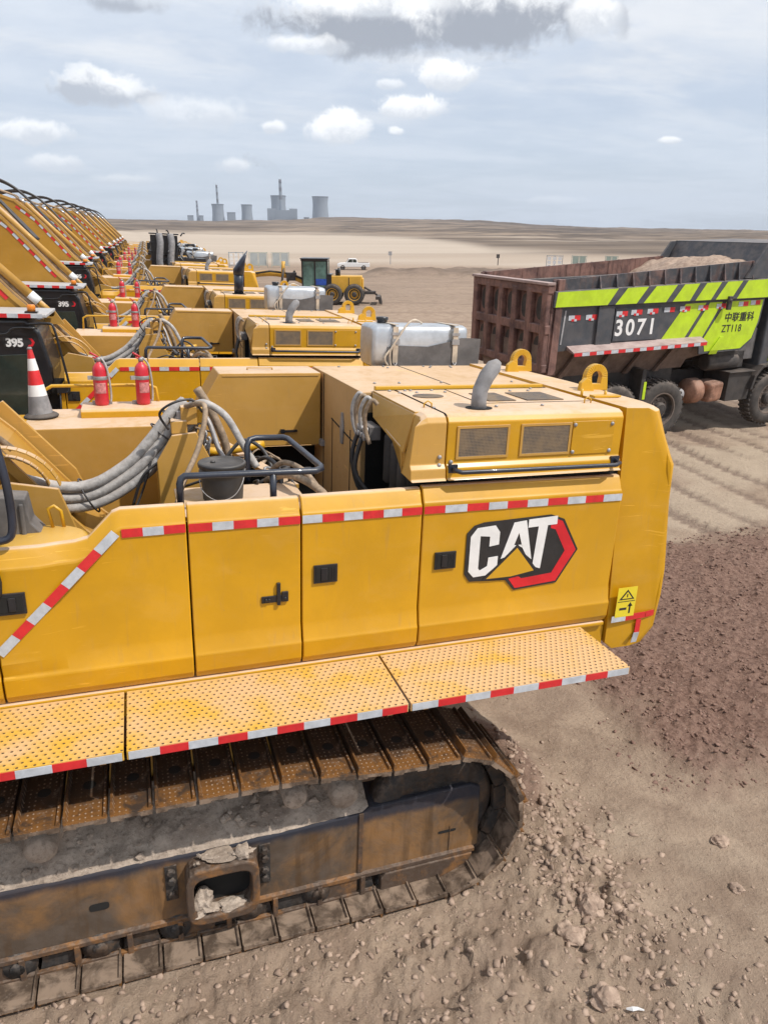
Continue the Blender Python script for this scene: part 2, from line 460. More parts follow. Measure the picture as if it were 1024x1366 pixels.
def ground_b(t, p):
    oc = objc(t)
    at = t.new('ShaderNodeAttribute', attribute_name='Col')
    red, pale, far = t.sep(at.outputs['Color'])
    at2 = t.new('ShaderNodeAttribute', attribute_name='Col2')
    dk, gr, tr = t.sep(at2.outputs['Color'])
    n0 = t.noise(oc, 0.35, 6, 0.6, 0.4)
    n1 = t.noise(oc, 2.2, 8, 0.65, 0.2)
    n2 = t.noise(oc, 16.0, 8, 0.7)
    n3 = t.noise(oc, 85.0, 5, 0.75)
    c = t.mix(t.ramp(n1, 0.32, 0.68), (0.288, 0.206, 0.148), (0.435, 0.325, 0.236))
    c = t.mix(t.ramp(n0, 0.4, 0.65, 0, 0.45), c, (0.345, 0.250, 0.184))
    c = t.mix(t.math('MULTIPLY', pale, 0.75), c, (0.49, 0.395, 0.295))
    rc = t.mix(t.ramp(n2, 0.3, 0.7), (0.120, 0.067, 0.050), (0.315, 0.198, 0.148))
    c = t.mix(t.math('MULTIPLY', tr, t.ramp(n2, 0.30, 0.55, 0.25, 0.75)), c, (0.17, 0.115, 0.088))
    c = t.mix(red, c, rc)
    # tiny pebbles and dark crumbs
    c = t.mix(t.ramp(n3, 0.52, 0.68, 0, 0.60), c, t.mix(0.5, c, (0.10, 0.07, 0.055)))
    pb = t.voro(oc, 28.0)
    c = t.mix(t.math('MULTIPLY', t.ramp(pb, 0.20, 0.05), t.ramp(n2, 0.5, 0.6)), c, (0.50, 0.42, 0.35))
    c = t.mix(t.ramp(n2, 0.54, 0.72, 0, 0.55), c, (0.15, 0.105, 0.08))
    # the far plain: drawn-out strips of pale sand, brown scrub and overburden
    ln = t.noise(t.mul(oc, (0.0016, 0.012, 0.0)), 1.0, 8, 0.68, 0.5)
    ln2 = t.noise(t.mul(oc, (0.0060, 0.03, 0.0)), 1.0, 8, 0.7, 0.4)
    fc = t.mix(t.ramp(ln, 0.35, 0.65), (0.085, 0.062, 0.046), (0.27, 0.205, 0.150))
    fc = t.mix(t.ramp(ln2, 0.46, 0.62, 0, 0.85), fc, (0.075, 0.058, 0.046))
    c = t.mix(far, c, fc)
    c = t.mix(dk, c, t.mix(t.ramp(n0, 0.3, 0.7), (0.12, 0.088, 0.066), (0.235, 0.172, 0.130)))
    c = t.mix(gr, c, t.mix(ln2, (0.36, 0.29, 0.225), (0.52, 0.435, 0.35)))
    t.put(p.inputs['Base Color'], c)
    p.inputs['Roughness'].default_value = 0.96
    p.inputs['Specular IOR Level'].default_value = 0.25
    h = t.math('ADD', t.math('MULTIPLY', n2, 0.8), t.math('MULTIPLY', n3, 0.28))
    h = t.math('SUBTRACT', h, t.math('MULTIPLY', tr, 0.5))
    t.put(p.inputs['Normal'], t.bump(h, 1.0, 0.05))


M_GROUND = mat('dry_earth', ground_b)

# ------------------------------------------------------------------ mesh helpers


class MB:
    def __init__(s):
        s.v, s.f, s.m, s.s = [], [], [], []

    def add(s, vs, fs, mi=0, smooth=False):
        o = len(s.v)
        s.v += [tuple(q) for q in vs]
        for f in fs:
            s.f.append([o+i for i in f])
            s.m.append(mi)
            s.s.append(smooth)
        return s

    def hexa(s, p, mi=0):
        return s.add(p, [(0, 1, 2, 3), (7, 6, 5, 4), (0, 4, 5, 1), (1, 5, 6, 2), (2, 6, 7, 3), (3, 7, 4, 0)], mi)

    def box(s, x0, x1, y0, y1, z0, z1, mi=0):
        return s.hexa([(x0, y0, z0), (x1, y0, z0), (x1, y1, z0), (x0, y1, z0), (x0, y0, z1), (x1, y0, z1), (x1, y1, z1), (x0, y1, z1)], mi)

    def prism(s, poly, axis, lo, hi, mi=0, caps=True):
        def P(a, b, c):
            return {'x': (c, a, b), 'y': (a, c, b), 'z': (a, b, c)}[axis]
        n = len(poly)
        vs = [P(a, b, lo) for a, b in poly]+[P(a, b, hi) for a, b in poly]
        fs = [(i, (i+1) % n, n+(i+1) % n, n+i) for i in range(n)]
        if caps:
            fs += [tuple(range(n))[::-1], tuple(range(n, 2*n))]
        return s.add(vs, fs, mi)

    def loft(s, rings, mi=0, smooth=False, closed=True, caps=True):
        n = len(rings[0])
        vs = [q for r in rings for q in r]
        fs = []
        for k in range(len(rings)-1):
            for i in range(n if closed else n-1):
                j = (i+1) % n
                fs.append((k*n+i, k*n+j, (k+1)*n+j, (k+1)*n+i))
        if caps and closed:
            fs += [tuple(range(n))[::-1], tuple(range((len(rings)-1)*n, len(rings)*n))]
        return s.add(vs, fs, mi, smooth)

    def tube(s, pts, r, seg=10, mi=0, smooth=True, sub=0, caps=True):
        pts = [Vector(p) for p in pts]
        if sub:
            pts = spline(pts, sub)
        rs = r if isinstance(r, (list, tuple)) else [r]*len(pts)
        if len(rs) != len(pts):
            rs = [rs[min(len(rs)-1, int(i*len(rs)/len(pts)))] for i in range(len(pts))]
        t0 = (pts[1]-pts[0]).normalized()
        up = Vector((0, 0, 1)) if abs(t0.z) < 0.9 else Vector((1, 0, 0))
        a = t0.cross(up).normalized()
        rings = []
        for i, p in enumerate(pts):
            if i == 0:
                t = t0
            elif i == len(pts)-1:
                t = (pts[i]-pts[i-1]).normalized()
            else:
                t = ((pts[i+1]-pts[i]).normalized()+(pts[i]-pts[i-1]).normalized()).normalized()
            a = (a-t*a.dot(t)).normalized()
            b = t.cross(a)
            rings.append([p+(a*math.cos(6.28318*k/seg)+b*math.sin(6.28318*k/seg))*rs[i] for k in range(seg)])
        return s.loft(rings, mi, smooth, True, caps)

    def lathe(s, prof, c=(0, 0, 0), axis='z', seg=24, mi=0, smooth=True, caps=True):
        rings = []
        for r, h in prof:
            ring = []
            for k in range(seg):
                a = 6.2831853*k/seg
                u, v = r*math.cos(a), r*math.sin(a)
                q = {'z': (u, v, h), 'y': (u, h, v), 'x': (h, u, v)}[axis]
                ring.append((c[0]+q[0], c[1]+q[1], c[2]+q[2]))
            rings.append(ring)
        return s.loft(rings, mi, smooth, True, caps)

    def blob(s, c, r, seed, mi=0, amp=0.3, sub=2, smooth=False):
        bm = bmesh.new()
        bmesh.ops.create_icosphere(bm, subdivisions=sub, radius=1)
        vs = []
        for v in bm.verts:
            n = v.co.normalized()
            d = 1+amp*(mnoise.noise(n*1.3+Vector((seed*3.1, seed*1.7, 0)))*1.6+0.5*mnoise.noise(n*3.4+Vector((seed, 0, seed))))
            vs.append((c[0]+n.x*r[0]*d, c[1]+n.y*r[1]*d, c[2]+n.z*r[2]*d))
        fs = [tuple(v.index for v in f.verts) for f in bm.faces]
        bm.free()
        return s.add(vs, fs, mi, smooth)


def spline(pts, n):
    out = []
    P = [pts[0]]+list(pts)+[pts[-1]]
    for i in range(1, len(P)-2):
        for k in range(n):
            t = k/n
            a, b, c, d = P[i-1], P[i], P[i+1], P[i+2]
            out.append(0.5*((2*b)+(-a+c)*t+(2*a-5*b+4*c-d)*t*t+(-a+3*b-3*c+d)*t*t*t))
    out.append(pts[-1])
    return out


def split_parts(o, gap=0.01):
    """give every loose piece of a part (pieces that touch stay together) a mesh of its own"""
    me = o.data
    n = len(me.vertices)
    par = list(range(n))
    def find(a):
        while par[a] != a:
            par[a] = par[par[a]]
            a = par[a]
        return a
    for e in me.edges:
        a, b2 = find(e.vertices[0]), find(e.vertices[1])
        if a != b2:
            par[a] = b2
    isl = {}
    for i in range(n):
        isl.setdefault(find(i), []).append(i)
    bb = []
    for k, vs in isl.items():
        cs = [me.vertices[i].co for i in vs]
        bb.append([k, [min(q[j] for q in cs) for j in range(3)], [max(q[j] for q in cs) for j in range(3)]])
    g = list(range(len(bb)))
    def fg(a):
        while g[a] != a:
            a = g[a]
        return a
    for i in range(len(bb)):
        for j in range(i):
            if all(bb[i][1][q]-gap <= bb[j][2][q] and bb[j][1][q]-gap <= bb[i][2][q] for q in range(3)):
                a, b2 = fg(i), fg(j)
                if a != b2:
                    g[a] = b2
    root = {bb[i][0]: fg(i) for i in range(len(bb))}
    groups = sorted(set(root.values()))
    if len(groups) < 2:
        return [o]
    vg = [root[find(i)] for i in range(n)]
    out = []
    nm = o.name.split('.')[0]
    for gi in groups:
        idx = {}
        vs, fs, mi, sm = [], [], [], []
        for p in me.polygons:
            if vg[p.vertices[0]] != gi:
                continue
            f = []
            for v in p.vertices:
                if v not in idx:
                    idx[v] = len(vs)
                    vs.append(me.vertices[v].co[:])
                f.append(idx[v])
            fs.append(f)
            mi.append(p.material_index)
            sm.append(p.use_smooth)
        m2 = bpy.data.meshes.new(nm)
        m2.from_pydata(vs, [], fs)
        for m in me.materials:
            m2.materials.append(m)
        m2.polygons.foreach_set('material_index', mi)
        m2.polygons.foreach_set('use_smooth', sm)
        m2.update()
        c = o.copy()
        c.data = m2
        COL.objects.link(c)
        out.append(c)
    bpy.data.objects.remove(o)
    return out


def split_named(root, names):
    for o in list(root.children_recursive):
        if o.type == 'MESH' and o.name.split('.')[0] in names and not o.children:
            split_parts(o)


ORG = [Vector((0, 0, 0))]


def obj(name, mb, mats, parent=None, bevel=0.0, loc=None, segs=2, auto=0):
    me = bpy.data.meshes.new(name)
    o0 = ORG[0]
    me.from_pydata([(v[0]-o0.x, v[1]-o0.y, v[2]-o0.z) for v in mb.v], [], mb.f)
    if not isinstance(mats, (list, tuple)):
        mats = [mats]
    for m in mats:
        me.materials.append(m)
    me.polygons.foreach_set('material_index', mb.m)
    me.polygons.foreach_set('use_smooth', mb.s)
    bm = bmesh.new()
    bm.from_mesh(me)
    bmesh.ops.recalc_face_normals(bm, faces=bm.faces[:])
    bm.to_mesh(me)
    bm.free()
    me.update()
    if auto:
        me.polygons.foreach_set('use_smooth', [True]*len(me.polygons))
        me.set_sharp_from_angle(angle=R_(auto))
    o = bpy.data.objects.new(name, me)
    COL.objects.link(o)
    if parent is not None:
        o.parent = parent
    if loc is not None:
        o.location = loc
    if bevel > 0:
        b = o.modifiers.new('bevel', 'BEVEL')
        b.width = bevel
        b.segments = segs
        b.limit_method = 'ANGLE'
        b.angle_limit = R_(28)
        b.harden_normals = False
    return o


def thing(name, label, cat, loc=(0, 0, 0), rot=None, group=None, mw=None):
    o = bpy.data.objects.new(name, None)
    o.empty_display_size = 0.3
    COL.objects.link(o)
    if mw is not None:
        o.matrix_world = mw
    else:
        o.location = loc
        if rot:
            o.rotation_euler = rot
    tag(o, label, cat, group)
    return o


def tag(o, label=None, cat=None, group=None, kind=None):
    if label:
        o['label'] = label
    if cat:
        o['category'] = cat
    if group:
        o['group'] = group
    if kind:
        o['kind'] = kind
    return o


def copy_tree(o, parent=None):
    c = o.copy()
    COL.objects.link(c)
    if parent is not None:
        c.parent = parent
        c.matrix_parent_inverse = o.matrix_parent_inverse.copy()
    for ch in o.children:
        copy_tree(ch, c)
    return c


def text_mesh(name, body, size, mat_, parent, origin, right, up, extr=0.002, bold=0.0, space=1.0, xscale=1.0):
    """flat lettering as a mesh; origin = lower-left corner, right/up = directions"""
    cu = bpy.data.curves.new(name, 'FONT')
    cu.body = body
    cu.size = size
    cu.offset = bold
    cu.extrude = extr
    cu.space_character = space
    tmp = bpy.data.objects.new('tmp', cu)
    COL.objects.link(tmp)
    dg = bpy.context.evaluated_depsgraph_get()
    me = bpy.data.meshes.new_from_object(tmp.evaluated_get(dg))
    bpy.data.objects.remove(tmp)
    me.name = name
    right = Vector(right).normalized()
    up = Vector(up).normalized()
    nrm = right.cross(up)
    o0 = ORG[0]
    for v in me.vertices:
        v.co = Vector(origin)-o0+right*(v.co.x*xscale)+up*v.co.y+nrm*v.co.z
    me.materials.clear()
    me.materials.append(mat_)
    o = bpy.data.objects.new(name, me)
    COL.objects.link(o)
    if parent is not None:
        o.parent = parent
    return o


def tape(mb, p0, p1, n, h, nrm, t=0.004, start=0, updir=(0, 0, 1), first=None):
    """a run of red and white reflective tape from p0 to p1 (mat 0 red, mat 1 white)"""
    p0, p1, nrm = Vector(p0), Vector(p1), Vector(nrm).normalized()
    d = (p1-p0)
    u = d.normalized()
    up = nrm.cross(u).normalized()
    if up.dot(Vector(updir)) < 0:
        up = -up
    cuts = [0.0]
    for i in range(n-1):
        cuts.append((i+1)/n+random.uniform(-0.06, 0.06)/n)
    cuts.append(1.0)
    for i in range(n):
        a = p0+d*cuts[i]+nrm*(0.0008*(i % 2))
        b = p0+d*cuts[i+1]+nrm*(0.0008*(i % 2))
        q = [a, b, b+up*h, a+up*h]
        mb.hexa([*q, *[v+nrm*t for v in q]], (i+start) % 2)


# ------------------------------------------------------------------ noise for terrain (vectorised)
RNG = np.random.RandomState(11)
PERM = RNG.rand(256, 256).astype(np.float32)


def vnoise(x, y, ox=0, oy=0):
    xi = np.floor(x)
    yi = np.floor(y)
    fx = x-xi
    fy = y-yi
    fx = fx*fx*(3-2*fx)
    fy = fy*fy*(3-2*fy)
    xi = xi.astype(np.int64)+ox
    yi = yi.astype(np.int64)+oy
    g = lambda a, b: PERM[a & 255, b & 255]
    return (g(xi, yi)*(1-fx)+g(xi+1, yi)*fx)*(1-fy)+(g(xi, yi+1)*(1-fx)+g(xi+1, yi+1)*fx)*fy


def fbm(x, y, oct=5, gain=0.5, ox=0):
    a, s, tot = 1.0, 0.0, 0.0
    for i in range(oct):
        s = s+a*vnoise(x*2**i+i*17.3, y*2**i+i*9.1, ox+i*31, i*13)
        tot += a
        a *= gain
    return s/tot


def worley(x, y, ox=0):
    xi = np.floor(x).astype(np.int64)
    yi = np.floor(y).astype(np.int64)
    d = np.full(x.shape, 9.0)
    hid = np.zeros(x.shape)
    for i in (-1, 0, 1):
        for j in (-1, 0, 1):
            a, b = xi+i, yi+j
            px = a+PERM[(a+ox) & 255, b & 255]
            py = b+PERM[(a+ox+71) & 255, (b+37) & 255]
            dd = np.hypot(x-px, y-py)
            c = dd < d
            hid = np.where(c, PERM[(a+5+ox) & 255, (b+99) & 255], hid)
            d = np.minimum(d, dd)
    return d, hid


def sstep(a, b, x):
    t = np.clip((x-a)/(b-a), 0, 1)
    return t*t*(3-2*t)


ROW_Y = [-8, 6.0, 12.8, 19.6, 26.4, 33.2, 60, 90]
ROW_Z = [0.72, 0.0, -0.137, -0.23, -0.05, -0.15, -0.10, -0.10]
AZ = [-180, 35, 44.4, 52, 59.6, 64, 70, 75.9, 80, 84, 90.9, 98, 110, 180]
RIDGE = [9, 9, 8, 11, 15, 28, 30, 31, 24, 19, 18, 18, 18, 12]


def in_poly(x, y, poly):
    """signed-ish distance to a polygon: positive inside (metres)"""
    ins = np.zeros(x.shape, bool)
    dm = np.full(x.shape, 1e9)
    n = len(poly)
    for i in range(n):
        x0, y0 = poly[i]
        x1, y1 = poly[(i+1) % n]
        c = ((y0 > y) != (y1 > y)) & (x < (x1-x0)*(y-y0)/(y1-y0+1e-12)+x0)
        ins ^= c
        t = np.clip(((x-x0)*(x1-x0)+(y-y0)*(y1-y0))/((x1-x0)**2+(y1-y0)**2), 0, 1)
        dm = np.minimum(dm, np.hypot(x-x0-t*(x1-x0), y-y0-t*(y1-y0)))
    return np.where(ins, dm, -dm)


RED_POLY = [(4.55, 7.4), (5.0, 6.3), (4.9, 5.55), (4.75, 4.9), (4.9, 4.35), (5.6, 4.0), (6.3, 3.55), (7.6, 3.1), (11, 2.6), (14, 4.5), (12.5, 7.2), (11.0, 8.6), (8.5, 9.0), (6.5, 9.0)]


def terrain(x, y):
    """returns z, and masks"""
    x = np.asarray(x, float)+0.2
    y = np.asarray(y, float)+0.23
    r = np.hypot(x, y)
    az = np.degrees(np.arctan2(y, x))
    z = np.interp(y, ROW_Y, ROW_Z)
    z = z-0.045*np.clip(x-1.5, -8, 4.2)*(1-sstep(6, 11, x))
    z = z+(-0.05-z)*sstep(8, 13, x)*0.8
    # the yard falls gently to the east-north-east and the plain lies lower
    z = z-1.55*sstep(50, 125, r)*sstep(104, 82, az)
    # low spoil berm behind the pickup
    bw = sstep(73.5, 71.5, az)*sstep(58, 62, az)
    brm = np.exp(-((r-101)/6.0)**2)*bw
    z = z+brm*(0.55+1.3*fbm(x*0.35, y*0.35, 4))
    # far rise up to the ridge line
    H = np.interp(az, AZ, RIDGE)
    rise = sstep(700, 2300, r)
    ter = fbm(az*0.16+40, r*0.0012, 4)
    z = z+H*rise*(0.80+0.20*ter)
    z = z+sstep(300, 800, r)*(fbm(x*0.0030, y*0.006, 6, 0.62)-0.5)*20*(1-sstep(2300, 3200, r))
    z = z-sstep(2600, 4200, r)*H*0.8
    z = z+sstep(60, 160, r)*(fbm(x*0.03, y*0.03, 4)-0.5)*0.5
    # ---- near relief
    near = 1-sstep(22, 40, r)
    redd = in_poly(x, y, RED_POLY)+(fbm(x*2.2, y*2.2, 4)-0.5)*1.1
    red = sstep(-0.45, 0.55, redd+0.35*(fbm(x*5, y*5, 4, ox=70)-0.5))
    lump, hid = worley(x*7.0, y*7.0)
    lump2, hid2 = worley(x*15.0, y*15.0, 9)
    big, hidb = worley(x*2.6, y*2.6, 23)
    rz = 0.09*fbm(x*1.1, y*1.1, 4)+sstep(0.6, 0.15, big+0.3*(fbm(x*8, y*8, 4)-0.5))*0.05*hidb+np.maximum(0, 0.55-lump)*0.11*hid+np.maximum(0, 0.55-lump2)*0.05*hid2
    z = z+red*(rz+0.02)
    # rubble beside the near track
    rub = sstep(3.95, 3.45, y)*sstep(3.9, 2.6, x+0.35*(y-3.0)+(fbm(x*1.5, y*1.5, 3)-0.5)*0.8)
    end = np.exp(-(((x-3.05)/0.42)**2+((y-3.9)/0.9)**2))
    rub = np.clip(rub+end, 0, 1)
    z = z+rub*(sstep(0.62, 0.25, big+0.35*(fbm(x*9, y*9, 4)-0.5))*0.085*hidb+sstep(0.55, 0.25, lump+0.4*(fbm(x*21, y*21, 3)-0.5))*0.034*hid+sstep(0.5, 0.25, lump2)*0.014*hid2+0.05*fbm(x*2, y*2, 3)+0.03*(fbm(x*12, y*12, 4)-0.5)-0.015)
    z = z+near*(fbm(x*0.6, y*0.6, 4, ox=7)-0.5)*0.07
    z = z+near*(fbm(x*6, y*6, 4, ox=3)-0.5)*0.014
    # soil thrown up round the end of the track
    heap = np.exp(-(((x-3.05)/0.30)**2+((y-5.0)/0.75)**2))
    z = z+heap*(0.30+0.18*(fbm(x*5, y*5, 4)-0.5))+0.05*np.exp(-(((x-2.78)/0.20)**2+((y-4.1)/0.6)**2))
    red = np.maximum(red, 0.75*sstep(0.25, 0.6, heap+0.4*(fbm(x*4, y*4, 3)-0.5)))
    # wheel ruts sweeping round behind the machine
    ang = x+0.9*np.sin(y*0.11+0.4)+0.25*fbm(x*0.3, y*0.12, 3)
    trk = 0.5+0.5*np.sin(ang*6.3+5.0*fbm(x*0.35, y*0.12, 3, ox=21))
    trk = np.clip(trk+0.5*(fbm(x*2.2, y*0.5, 4, ox=25)-0.5), 0, 1)
    trk2 = sstep(0.25, 0.05, trk)*sstep(0.35, 0.6, fbm(x*0.9, y*0.35, 3, ox=12)+0.15)
    tmask = sstep(7.2, 8.6, x+0.25*(y-8))*near*(1-red)*(0.45+0.55*sstep(0.35, 0.6, fbm(x*0.25, y*0.10, 3, ox=60)))
    z = z+tmask*((trk-0.5)*0.018*sstep(0.3, 0.6, fbm(x*0.3, y*0.25, 3, ox=90))-trk2*0.022+0.012*(fbm(x*5, y*9, 3)-0.5))
    # finer sweeping wheel marks over the open yard
    yard = sstep(16, 24, np.hypot(x, y))*(1-sstep(95, 130, np.hypot(x, y)))
    sw = fbm((x*0.25+y*0.97)*1.1, (x*0.97-y*0.25)*0.07, 4, ox=33)
    z = z+yard*(sw-0.5)*0.16*sstep(2.0, 9.0, x-1.0)
    pale = np.clip(sstep(0.44, 0.60, fbm(x*0.5+5, y*0.5, 4))*(1-rub)*(1-red), 0, 1)*near*0.75
    pale = np.maximum(pale, tmask*sstep(0.4, 0.7, fbm(x*0.8, y*0.35, 4, ox=41))*0.5)
    far = sstep(420, 900, r)
    dk = np.clip(brm*1.5, 0, 1)*0.9
    dk = np.maximum(dk, sstep(0.50, 0.60, fbm(x*0.02+9, y*0.035, 4))*sstep(55, 90, r)*(1-sstep(105, 135, r))*0.6)
    stripe = fbm(x*0.003, y*0.016, 4, ox=50)
    outer = np.interp(az, [44, 56, 63, 70, 78], [170, 200, 250, 520, 760])
    gr = sstep(128, 150, r)*sstep(1.35, 0.8, r/outer)*(0.55+0.45*sstep(0.36, 0.52, stripe))
    gr = np.maximum(gr, 0.5*sstep(420, 500, r)*sstep(700, 560, r)*sstep(0.52, 0.6, fbm(x*0.004, y*0.03, 4, ox=80)))
    far = np.maximum(far, sstep(150, 260, r))
    dk = np.maximum(dk, 0.45*sstep(24, 60, r)*sstep(160, 120, r)*sstep(0.30, 0.62, fbm(x*0.03+3, y*0.05, 5)))
    return z, red, pale, far, dk, gr*(1-dk), np.clip(tmask*trk2*1.6+yard*sstep(0.56, 0.66, sw)*0.5*sstep(2.0, 9.0, x-1.0), 0, 1)


def gz(x, y):
    return float(terrain(np.array([float(x)]), np.array([float(y)]))[0][0])


def build_ground():
    rs = [1.2]
    while rs[-1] < 9000:
        r = rs[-1]
        k = 0.0085 if r < 12 else (0.012 if r < 60 else 0.017)
        rs.append(r*(1+k) if r > 3 else r+0.028)
    rs = np.array(rs)
    az = np.concatenate([np.arange(-180, 15, 5.0), np.arange(15, 30, 0.5), np.arange(30, 112, 0.17), np.arange(112, 130, 0.8), np.arange(130, 180, 5.0)])
    A, Rr = np.meshgrid(np.radians(az), rs)
    X = Rr*np.cos(A)
    Y = Rr*np.sin(A)
    Z, red, pale, far, dk, gr, tr = terrain(X, Y)
    nr, na = X.shape
    co = np.stack([X, Y, Z], -1).reshape(-1, 3)
    co = np.vstack([co, [[0, 0, Z[0].mean()]]])
    i = np.arange(nr-1)[:, None]*na
    j = np.arange(na)[None, :]
    jn = (j+1) % na
    quads = np.stack([i+j, i+jn, i+na+jn, i+na+j], -1).reshape(-1, 4)[:, ::-1]
    cen = len(co)-1
    tris = np.stack([np.arange(na), (np.arange(na)+1) % na, np.full(na, cen)], -1)
    me = bpy.data.meshes.new('ground')
    me.vertices.add(len(co))
    me.vertices.foreach_set('co', co.astype(np.float32).ravel())
    nl = quads.size+tris.size
    me.loops.add(nl)
    me.loops.foreach_set('vertex_index', np.concatenate([quads.ravel(), tris[:, ::-1].ravel()]).astype(np.int32))
    me.polygons.add(len(quads)+len(tris))
    st = np.concatenate([np.arange(len(quads))*4, len(quads)*4+np.arange(len(tris))*3]).astype(np.int32)
    me.polygons.foreach_set('loop_start', st)
    me.polygons.foreach_set('use_smooth', np.ones(len(st), bool))
    me.update(calc_edges=True)
    me.validate()
    for nm, ch in (('Col', (red, pale, far)), ('Col2', (dk, gr, tr))):
        c = me.color_attributes.new(nm, 'FLOAT_COLOR', 'POINT')
        arr = np.ones((len(co), 4), np.float32)
        for q in range(3):
            arr[:-1, q] = ch[q].ravel()
        arr[-1, :3] = 0
        c.data.foreach_set('color', arr.ravel())
    me.materials.append(M_GROUND)
    o = bpy.data.objects.new('ground', me)
    COL.objects.link(o)
    tag(o, kind='structure')
    if me.polygons[0].normal.z < 0:
        me.flip_normals()
    return o


build_ground()
# ------------------------------------------------------------------ placement of the row
RW = Matrix(((0.9989831, -0.0023172, 0.0450264), (0.0, 0.9986784, 0.0513960), (-0.0450860, -0.0513437, 0.9976628)))
PIV = Vector((1.5, 6.0, 0.0))
G0 = -4.5


def e2w(p):
    """machine frame (z from the ground) to world"""
    return RW @ Vector((p[0], p[1], p[2]+G0))+Vector((0, 0, CAMZ))


YL = [M_Y]
TAPE_M = [M_TRED, M_TWHT]
ORG[0] = PIV


def door_profile(ztop, yup, zfold=None):
    zf = ztop-0.115 if zfold is None else zfold
    return [(4.405, 1.845), (4.378, 1.90), (4.372, 2.02), (4.385, 2.045), (yup-0.008, 2.135), (yup, 2.165), (yup, zf), (yup+0.016, zf+0.022), (yup+0.050, ztop-0.018), (yup+0.065, ztop), (yup+0.11, ztop), (yup+0.11, ztop-0.03), (yup+0.09, ztop-0.05), (4.50, 1.845)]


def door(parent, stations, label=None):
    mb = MB()
    rings = []
    for x, zt, yu in stations:
        rings.append([(x, y, z) for y, z in door_profile(zt, yu)])
    mb.loft(rings, 0, False)
    o = obj('side_door', mb, M_Y, parent, bevel=0.008, auto=22)
    if label:
        o['label'] = label
    return o


def add_logo(parent, far=False):
    """emblem on the rear side door: black plate, red hexagon ring, white letters, yellow triangle"""
    Y = 4.405
    mb = MB()
    def P(poly, d0, d1, mi):
        mb.prism(poly, 'y', Y-d1, Y-d0, mi)
    # outline traced in the door plane (x, z)
    plate = [(2.27, 2.335), (2.225, 2.40), (2.225, 2.73), (2.28, 2.785), (2.36, 2.805), (2.93, 2.825), (3.05, 2.78), (3.205, 2.515), (3.04, 2.245), (2.66, 2.222), (2.58, 2.315)]
    P(plate, 0.0, 0.003, 0)
    cx, cz = 2.92, 2.525
    hexo = [(2.93, 2.805), (3.035, 2.765), (3.185, 2.515), (3.03, 2.262), (2.67, 2.238), (2.605, 2.325)]
    hexi = [(2.935, 2.715), (2.98, 2.70), (3.085, 2.515), (2.985, 2.335), (2.72, 2.315), (2.69, 2.338)]
    for i in range(len(hexo)-1):
        P([hexo[i], hexo[i+1], hexi[i+1], hexi[i]], 0.003, 0.005, 1)
    W = 2
    # C
    P([(2.30, 2.37), (2.255, 2.42), (2.255, 2.70), (2.305, 2.765), (2.335, 2.70), (2.335, 2.44), (2.35, 2.42)], 0.005, 0.008, W)
    P([(2.305, 2.765), (2.455, 2.775), (2.495, 2.72), (2.495, 2.62), (2.415, 2.61), (2.415, 2.69), (2.335, 2.70)], 0.005, 0.008, W)
    P([(2.30, 2.37), (2.35, 2.42), (2.41, 2.45), (2.415, 2.52), (2.495, 2.525), (2.495, 2.45), (2.40, 2.375)], 0.005, 0.008, W)
    # A
    P([(2.52, 2.50), (2.61, 2.785), (2.66, 2.79), (2.66, 2.70), (2.625, 2.60), (2.615, 2.565), (2.60, 2.52)], 0.005, 0.008, W)
    P([(2.66, 2.79), (2.715, 2.795), (2.79, 2.47), (2.735, 2.515), (2.70, 2.575), (2.66, 2.70)], 0.005, 0.008, W)
    P([(2.615, 2.565), (2.625, 2.60), (2.69, 2.60), (2.70, 2.575), (2.665, 2.60-0.005)], 0.005, 0.0075, W)
    # T
    P([(2.735, 2.735), (2.735, 2.80), (2.985, 2.812), (2.985, 2.745)], 0.005, 0.008, W)
    P([(2.825, 2.74), (2.905, 2.742), (2.875, 2.385), (2.835, 2.40), (2.805, 2.43)], 0.005, 0.0078, W)
    # yellow triangle with a dark keyline
    P([(2.375, 2.335), (2.655, 2.61), (2.86, 2.37), (2.83, 2.355), (2.60, 2.33)], 0.0055, 0.009, 0)
    P([(2.41, 2.345), (2.655, 2.578), (2.82, 2.375), (2.62, 2.345)], 0.009, 0.011, 3)
    return obj('emblem', mb, [M_LBLK, M_LRED, M_WHT, M_YB], parent)


def shoe_mesh():
    """one shoe: x along the track, y across, z outward; centred"""
    mb = MB()
    L, Wd = 0.247, 0.65
    mb.box(-L/2, L/2, -Wd/2, Wd/2, -0.012, 0.014)
    # grouser at one joint, low lip at the other, flange beneath
    mb.prism([(-L/2+0.000, 0.014), (-L/2+0.026, 0.014), (-L/2+0.018, 0.056), (-L/2+0.004, 0.056)], 'y', -Wd/2, Wd/2)
    mb.prism([(L/2-0.028, 0.014), (L/2-0.004, 0.014), (L/2-0.008, 0.034), (L/2-0.022, 0.034)], 'y', -Wd/2, Wd/2)
    mb.prism([(-L/2+0.002, -0.012), (-L/2+0.022, -0.012), (-L/2+0.016, -0.034), (-L/2+0.006, -0.034)], 'y', -Wd/2, Wd/2)
    # outer edge: shallow scallop turned down
    for a_, b_, d_ in ((-L/2+0.004, -0.05, 0.030), (-0.05, 0.05, 0.018), (0.05, L/2-0.004, 0.028)):
        mb.box(a_, b_, -Wd/2-0.012, -Wd/2+0.004, -d_, 0.012)
    # mud hole
    prof = [(0.040*math.cos(a)+0.01, 0.040*math.sin(a)-0.01) for a in [k*6.2832/14 for k in range(14)]]
    mb.prism(prof, 'z', 0.0145, 0.0165, 1)
    return mb


